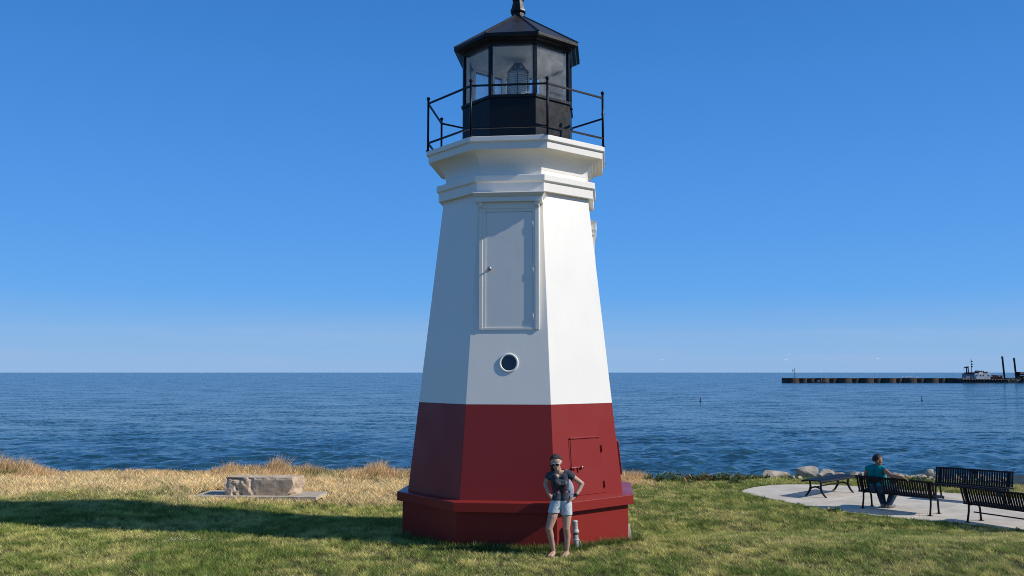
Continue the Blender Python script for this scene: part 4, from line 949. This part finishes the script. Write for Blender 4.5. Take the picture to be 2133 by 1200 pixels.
def tall_dry():
    HX = np.array([-20, -15.0, -14.5, -14.0, -13.2, -12.3, -10.9, -9.6, -8.7, -8.2, -7.75, -7.4, -6.95, -6.4, -6.0, -5.5, -5.1, -4.7, -4.3, -3.8, -3.1, -2, 2.5, 3.4, 4.0, 4.5, 4.7])
    HY = np.array([.75, .78, .70, .62, .42, .26, .2, .2, .24, .42, .34, .46, .60, .52, .46, .34, .2, .38, .52, .48, .52, .4, .45, .48, .45, .3, .02])
    n = 90000; x = -18.5+23.2*rng.random(n); e = edge(x); dpt = np.minimum(rng.random(n)**1.5*1.5, 1.5); y = e+.15-dpt
    clump = fbm(x*2.2+5, y*2.2, 3)
    H = np.interp(x, HX, HY)*np.where(x < -11, .66, .78)*(.45+.8*rng.random(n)**1.5)*np.clip(.2+1.7*clump, .25, 1.9)*np.clip(1.15-dpt*.55, .25, 1)
    k = (rng.random(n) < .35+.8*(H > .15)) & (H > .04); x, y, H, clump = x[k], y[k], H[k], clump[k]; n = len(x)
    tan = np.array([.70, .50, .26]); c = tan*(.72+.75*rng.random(n))[:, None]
    gr = rng.random(n) < np.clip((fbm(x*.9+50, y*.9, 3)-.48)*4, 0, .75)*np.where(H < .3, 1, .35)
    c = np.where(gr[:, None], np.array([.16, .20, .045])*(.6+.7*rng.random(n))[:, None], c)
    az = rng.normal(R(20), 1.1, n)
    tag(blades('dry_grass', np.stack([x, y], -1), gz(x, np.minimum(y, edge(x)-.02))-.02, H, .012*(.6+.8*rng.random(n)), .15+.55*rng.random(n)**1.4, az, c, dmat, 3, .12), 'tall straw coloured dry grass along the bluff edge', 'grass', kind='stuff')
tall_dry()
# clover flowers in the turf
def clover():
    mb = MB()
    for cx, cy, n, sx in ((-5.6, 15.6, 50, .28), (-2.1, 16.7, 22, .25), (-7.2, 17.4, 16, .5), (-9.2, 18.5, 16, .5)):
        for k in range(n):
            x, y = cx+rng.normal(0, sx), cy+rng.normal(0, sx*.5); h = .05+.03*rng.random(); s = .006+.004*rng.random(); zz = gz1(x, y)+h
            mb.ball((x, y, zz), s, 5, 3, (1, 1, .8))
    tag(mb.build('clover_flowers', mat('clover_white', (.62, .62, .56), .8)), 'small white clover flowers in the lawn', 'flowers', kind='stuff')
clover()
# leafy weeds on the bluff edge right of the lighthouse
leafm = vcol_mat('weed_leaf', .5, .25, .35)
def weed(x, y, h, w_, label, flower=0, seed=0):
    g = np.random.default_rng(seed); v = []; f = []; c = []
    for k in range(int(150*w_/.4)):
        a = g.random()*2*pi; r = w_*.5*math.sqrt(g.random()); zz = h*(.1+.9*g.random())*(1-.5*(r/(w_*.5))**2)
        p = Vector((cos(a)*r, sin(a)*r*.7, zz)); d = Vector((cos(a)+g.normal()*.6, sin(a)+g.normal()*.6, g.normal()*.6+.25)).normalized(); sdv = d.cross(Vector((g.normal(), g.normal(), 1.3))).normalized()
        L = .06+.08*g.random(); Wl = L*.5; k0 = len(v); q = (.6+.8*g.random())
        cc = np.array([.10, .155, .04])*q if g.random() > flower*.3 else np.array([.55, .20, .09])*q
        if g.random() < .06: cc = np.array([.32, .25, .12])
        v += [p, p+d*L*.45+sdv*Wl*.5, p+d*L, p+d*L*.45-sdv*Wl*.5]; f.append((k0, k0+1, k0+2, k0+3)); c += [cc]*4
    me = bpy.data.meshes.new('weed'); me.from_pydata([tuple(p) for p in v], [], f); at = me.attributes.new('col', 'FLOAT_COLOR', 'POINT')
    at.data.foreach_set('color', np.concatenate([np.array(c), np.ones((len(c), 1))], 1).astype(np.float32).ravel()); me.materials.append(leafm)
    root = empty('weed', (x, y, gz1(x, y)-.02), 0, label, 'weed', 'leafy weeds on the bluff edge')
    o = bpy.data.objects.new('leaves', me); COL.objects.link(o); o.parent = root
    mb = MB()
    for k in range(5): a = g.random()*6.28; mb.tube([(0, 0, 0), (cos(a)*w_*.2, sin(a)*w_*.15, h*.5), (cos(a)*w_*.35, sin(a)*w_*.25, h*(.8+.4*g.random()))], [.008, .006, .003], 5)
    mb.build('stem', mat_stem, root)
mat_stem = mat('weed_stem', (.14, .13, .06), .8)
WL = [(4.55, 29.2, .28, .55, 'dark green weed right beside the dry clump, leftmost of the row', .0), (5.0, 29.25, .36, .6, 'tallest dark green weed, second from the dry clump', .1), (5.45, 29.3, .34, .6, 'bushy green weed with a few orange leaves, third from the dry clump', .5), (5.9, 29.35, .24, .5, 'low pale weed in the left half of the row', .5),
      (6.3, 29.4, .28, .55, 'green weed with an orange red top at the middle of the row', .6), (6.75, 29.5, .32, .6, 'dark weed just right of the middle of the row', .1), (7.15, 29.5, .30, .55, 'green weed fourth from the leftmost boulder', .3), (7.5, 29.6, .24, .5, 'low green weed third from the leftmost boulder', .3),
      (7.9, 29.9, .2, .5, 'second weed left of the leftmost boulder', .0), (8.35, 30.1, .16, .4, 'small weed touching the leftmost boulder', .0), (7.0, 28.6, .18, .4, 'small dark weed standing before the row on the lawn', .0), (5.6, 28.7, .13, .5, 'flat orange leaved weed in front of the row', 1.0),
      (8.14, 22.95, .14, .3, 'small dark weed growing at the near edge of the concrete path', .0), (14.6, 28.6, .22, .7, 'green weed between the boulders and the farthest bench', .0), (13.2, 29.3, .2, .7, 'low green weed under the boulders behind the seated man\'s arm', .0)]
for i, (x, y, h, w_, lb, fl) in enumerate(WL): weed(x, y, h, w_, lb, fl, 40+i)
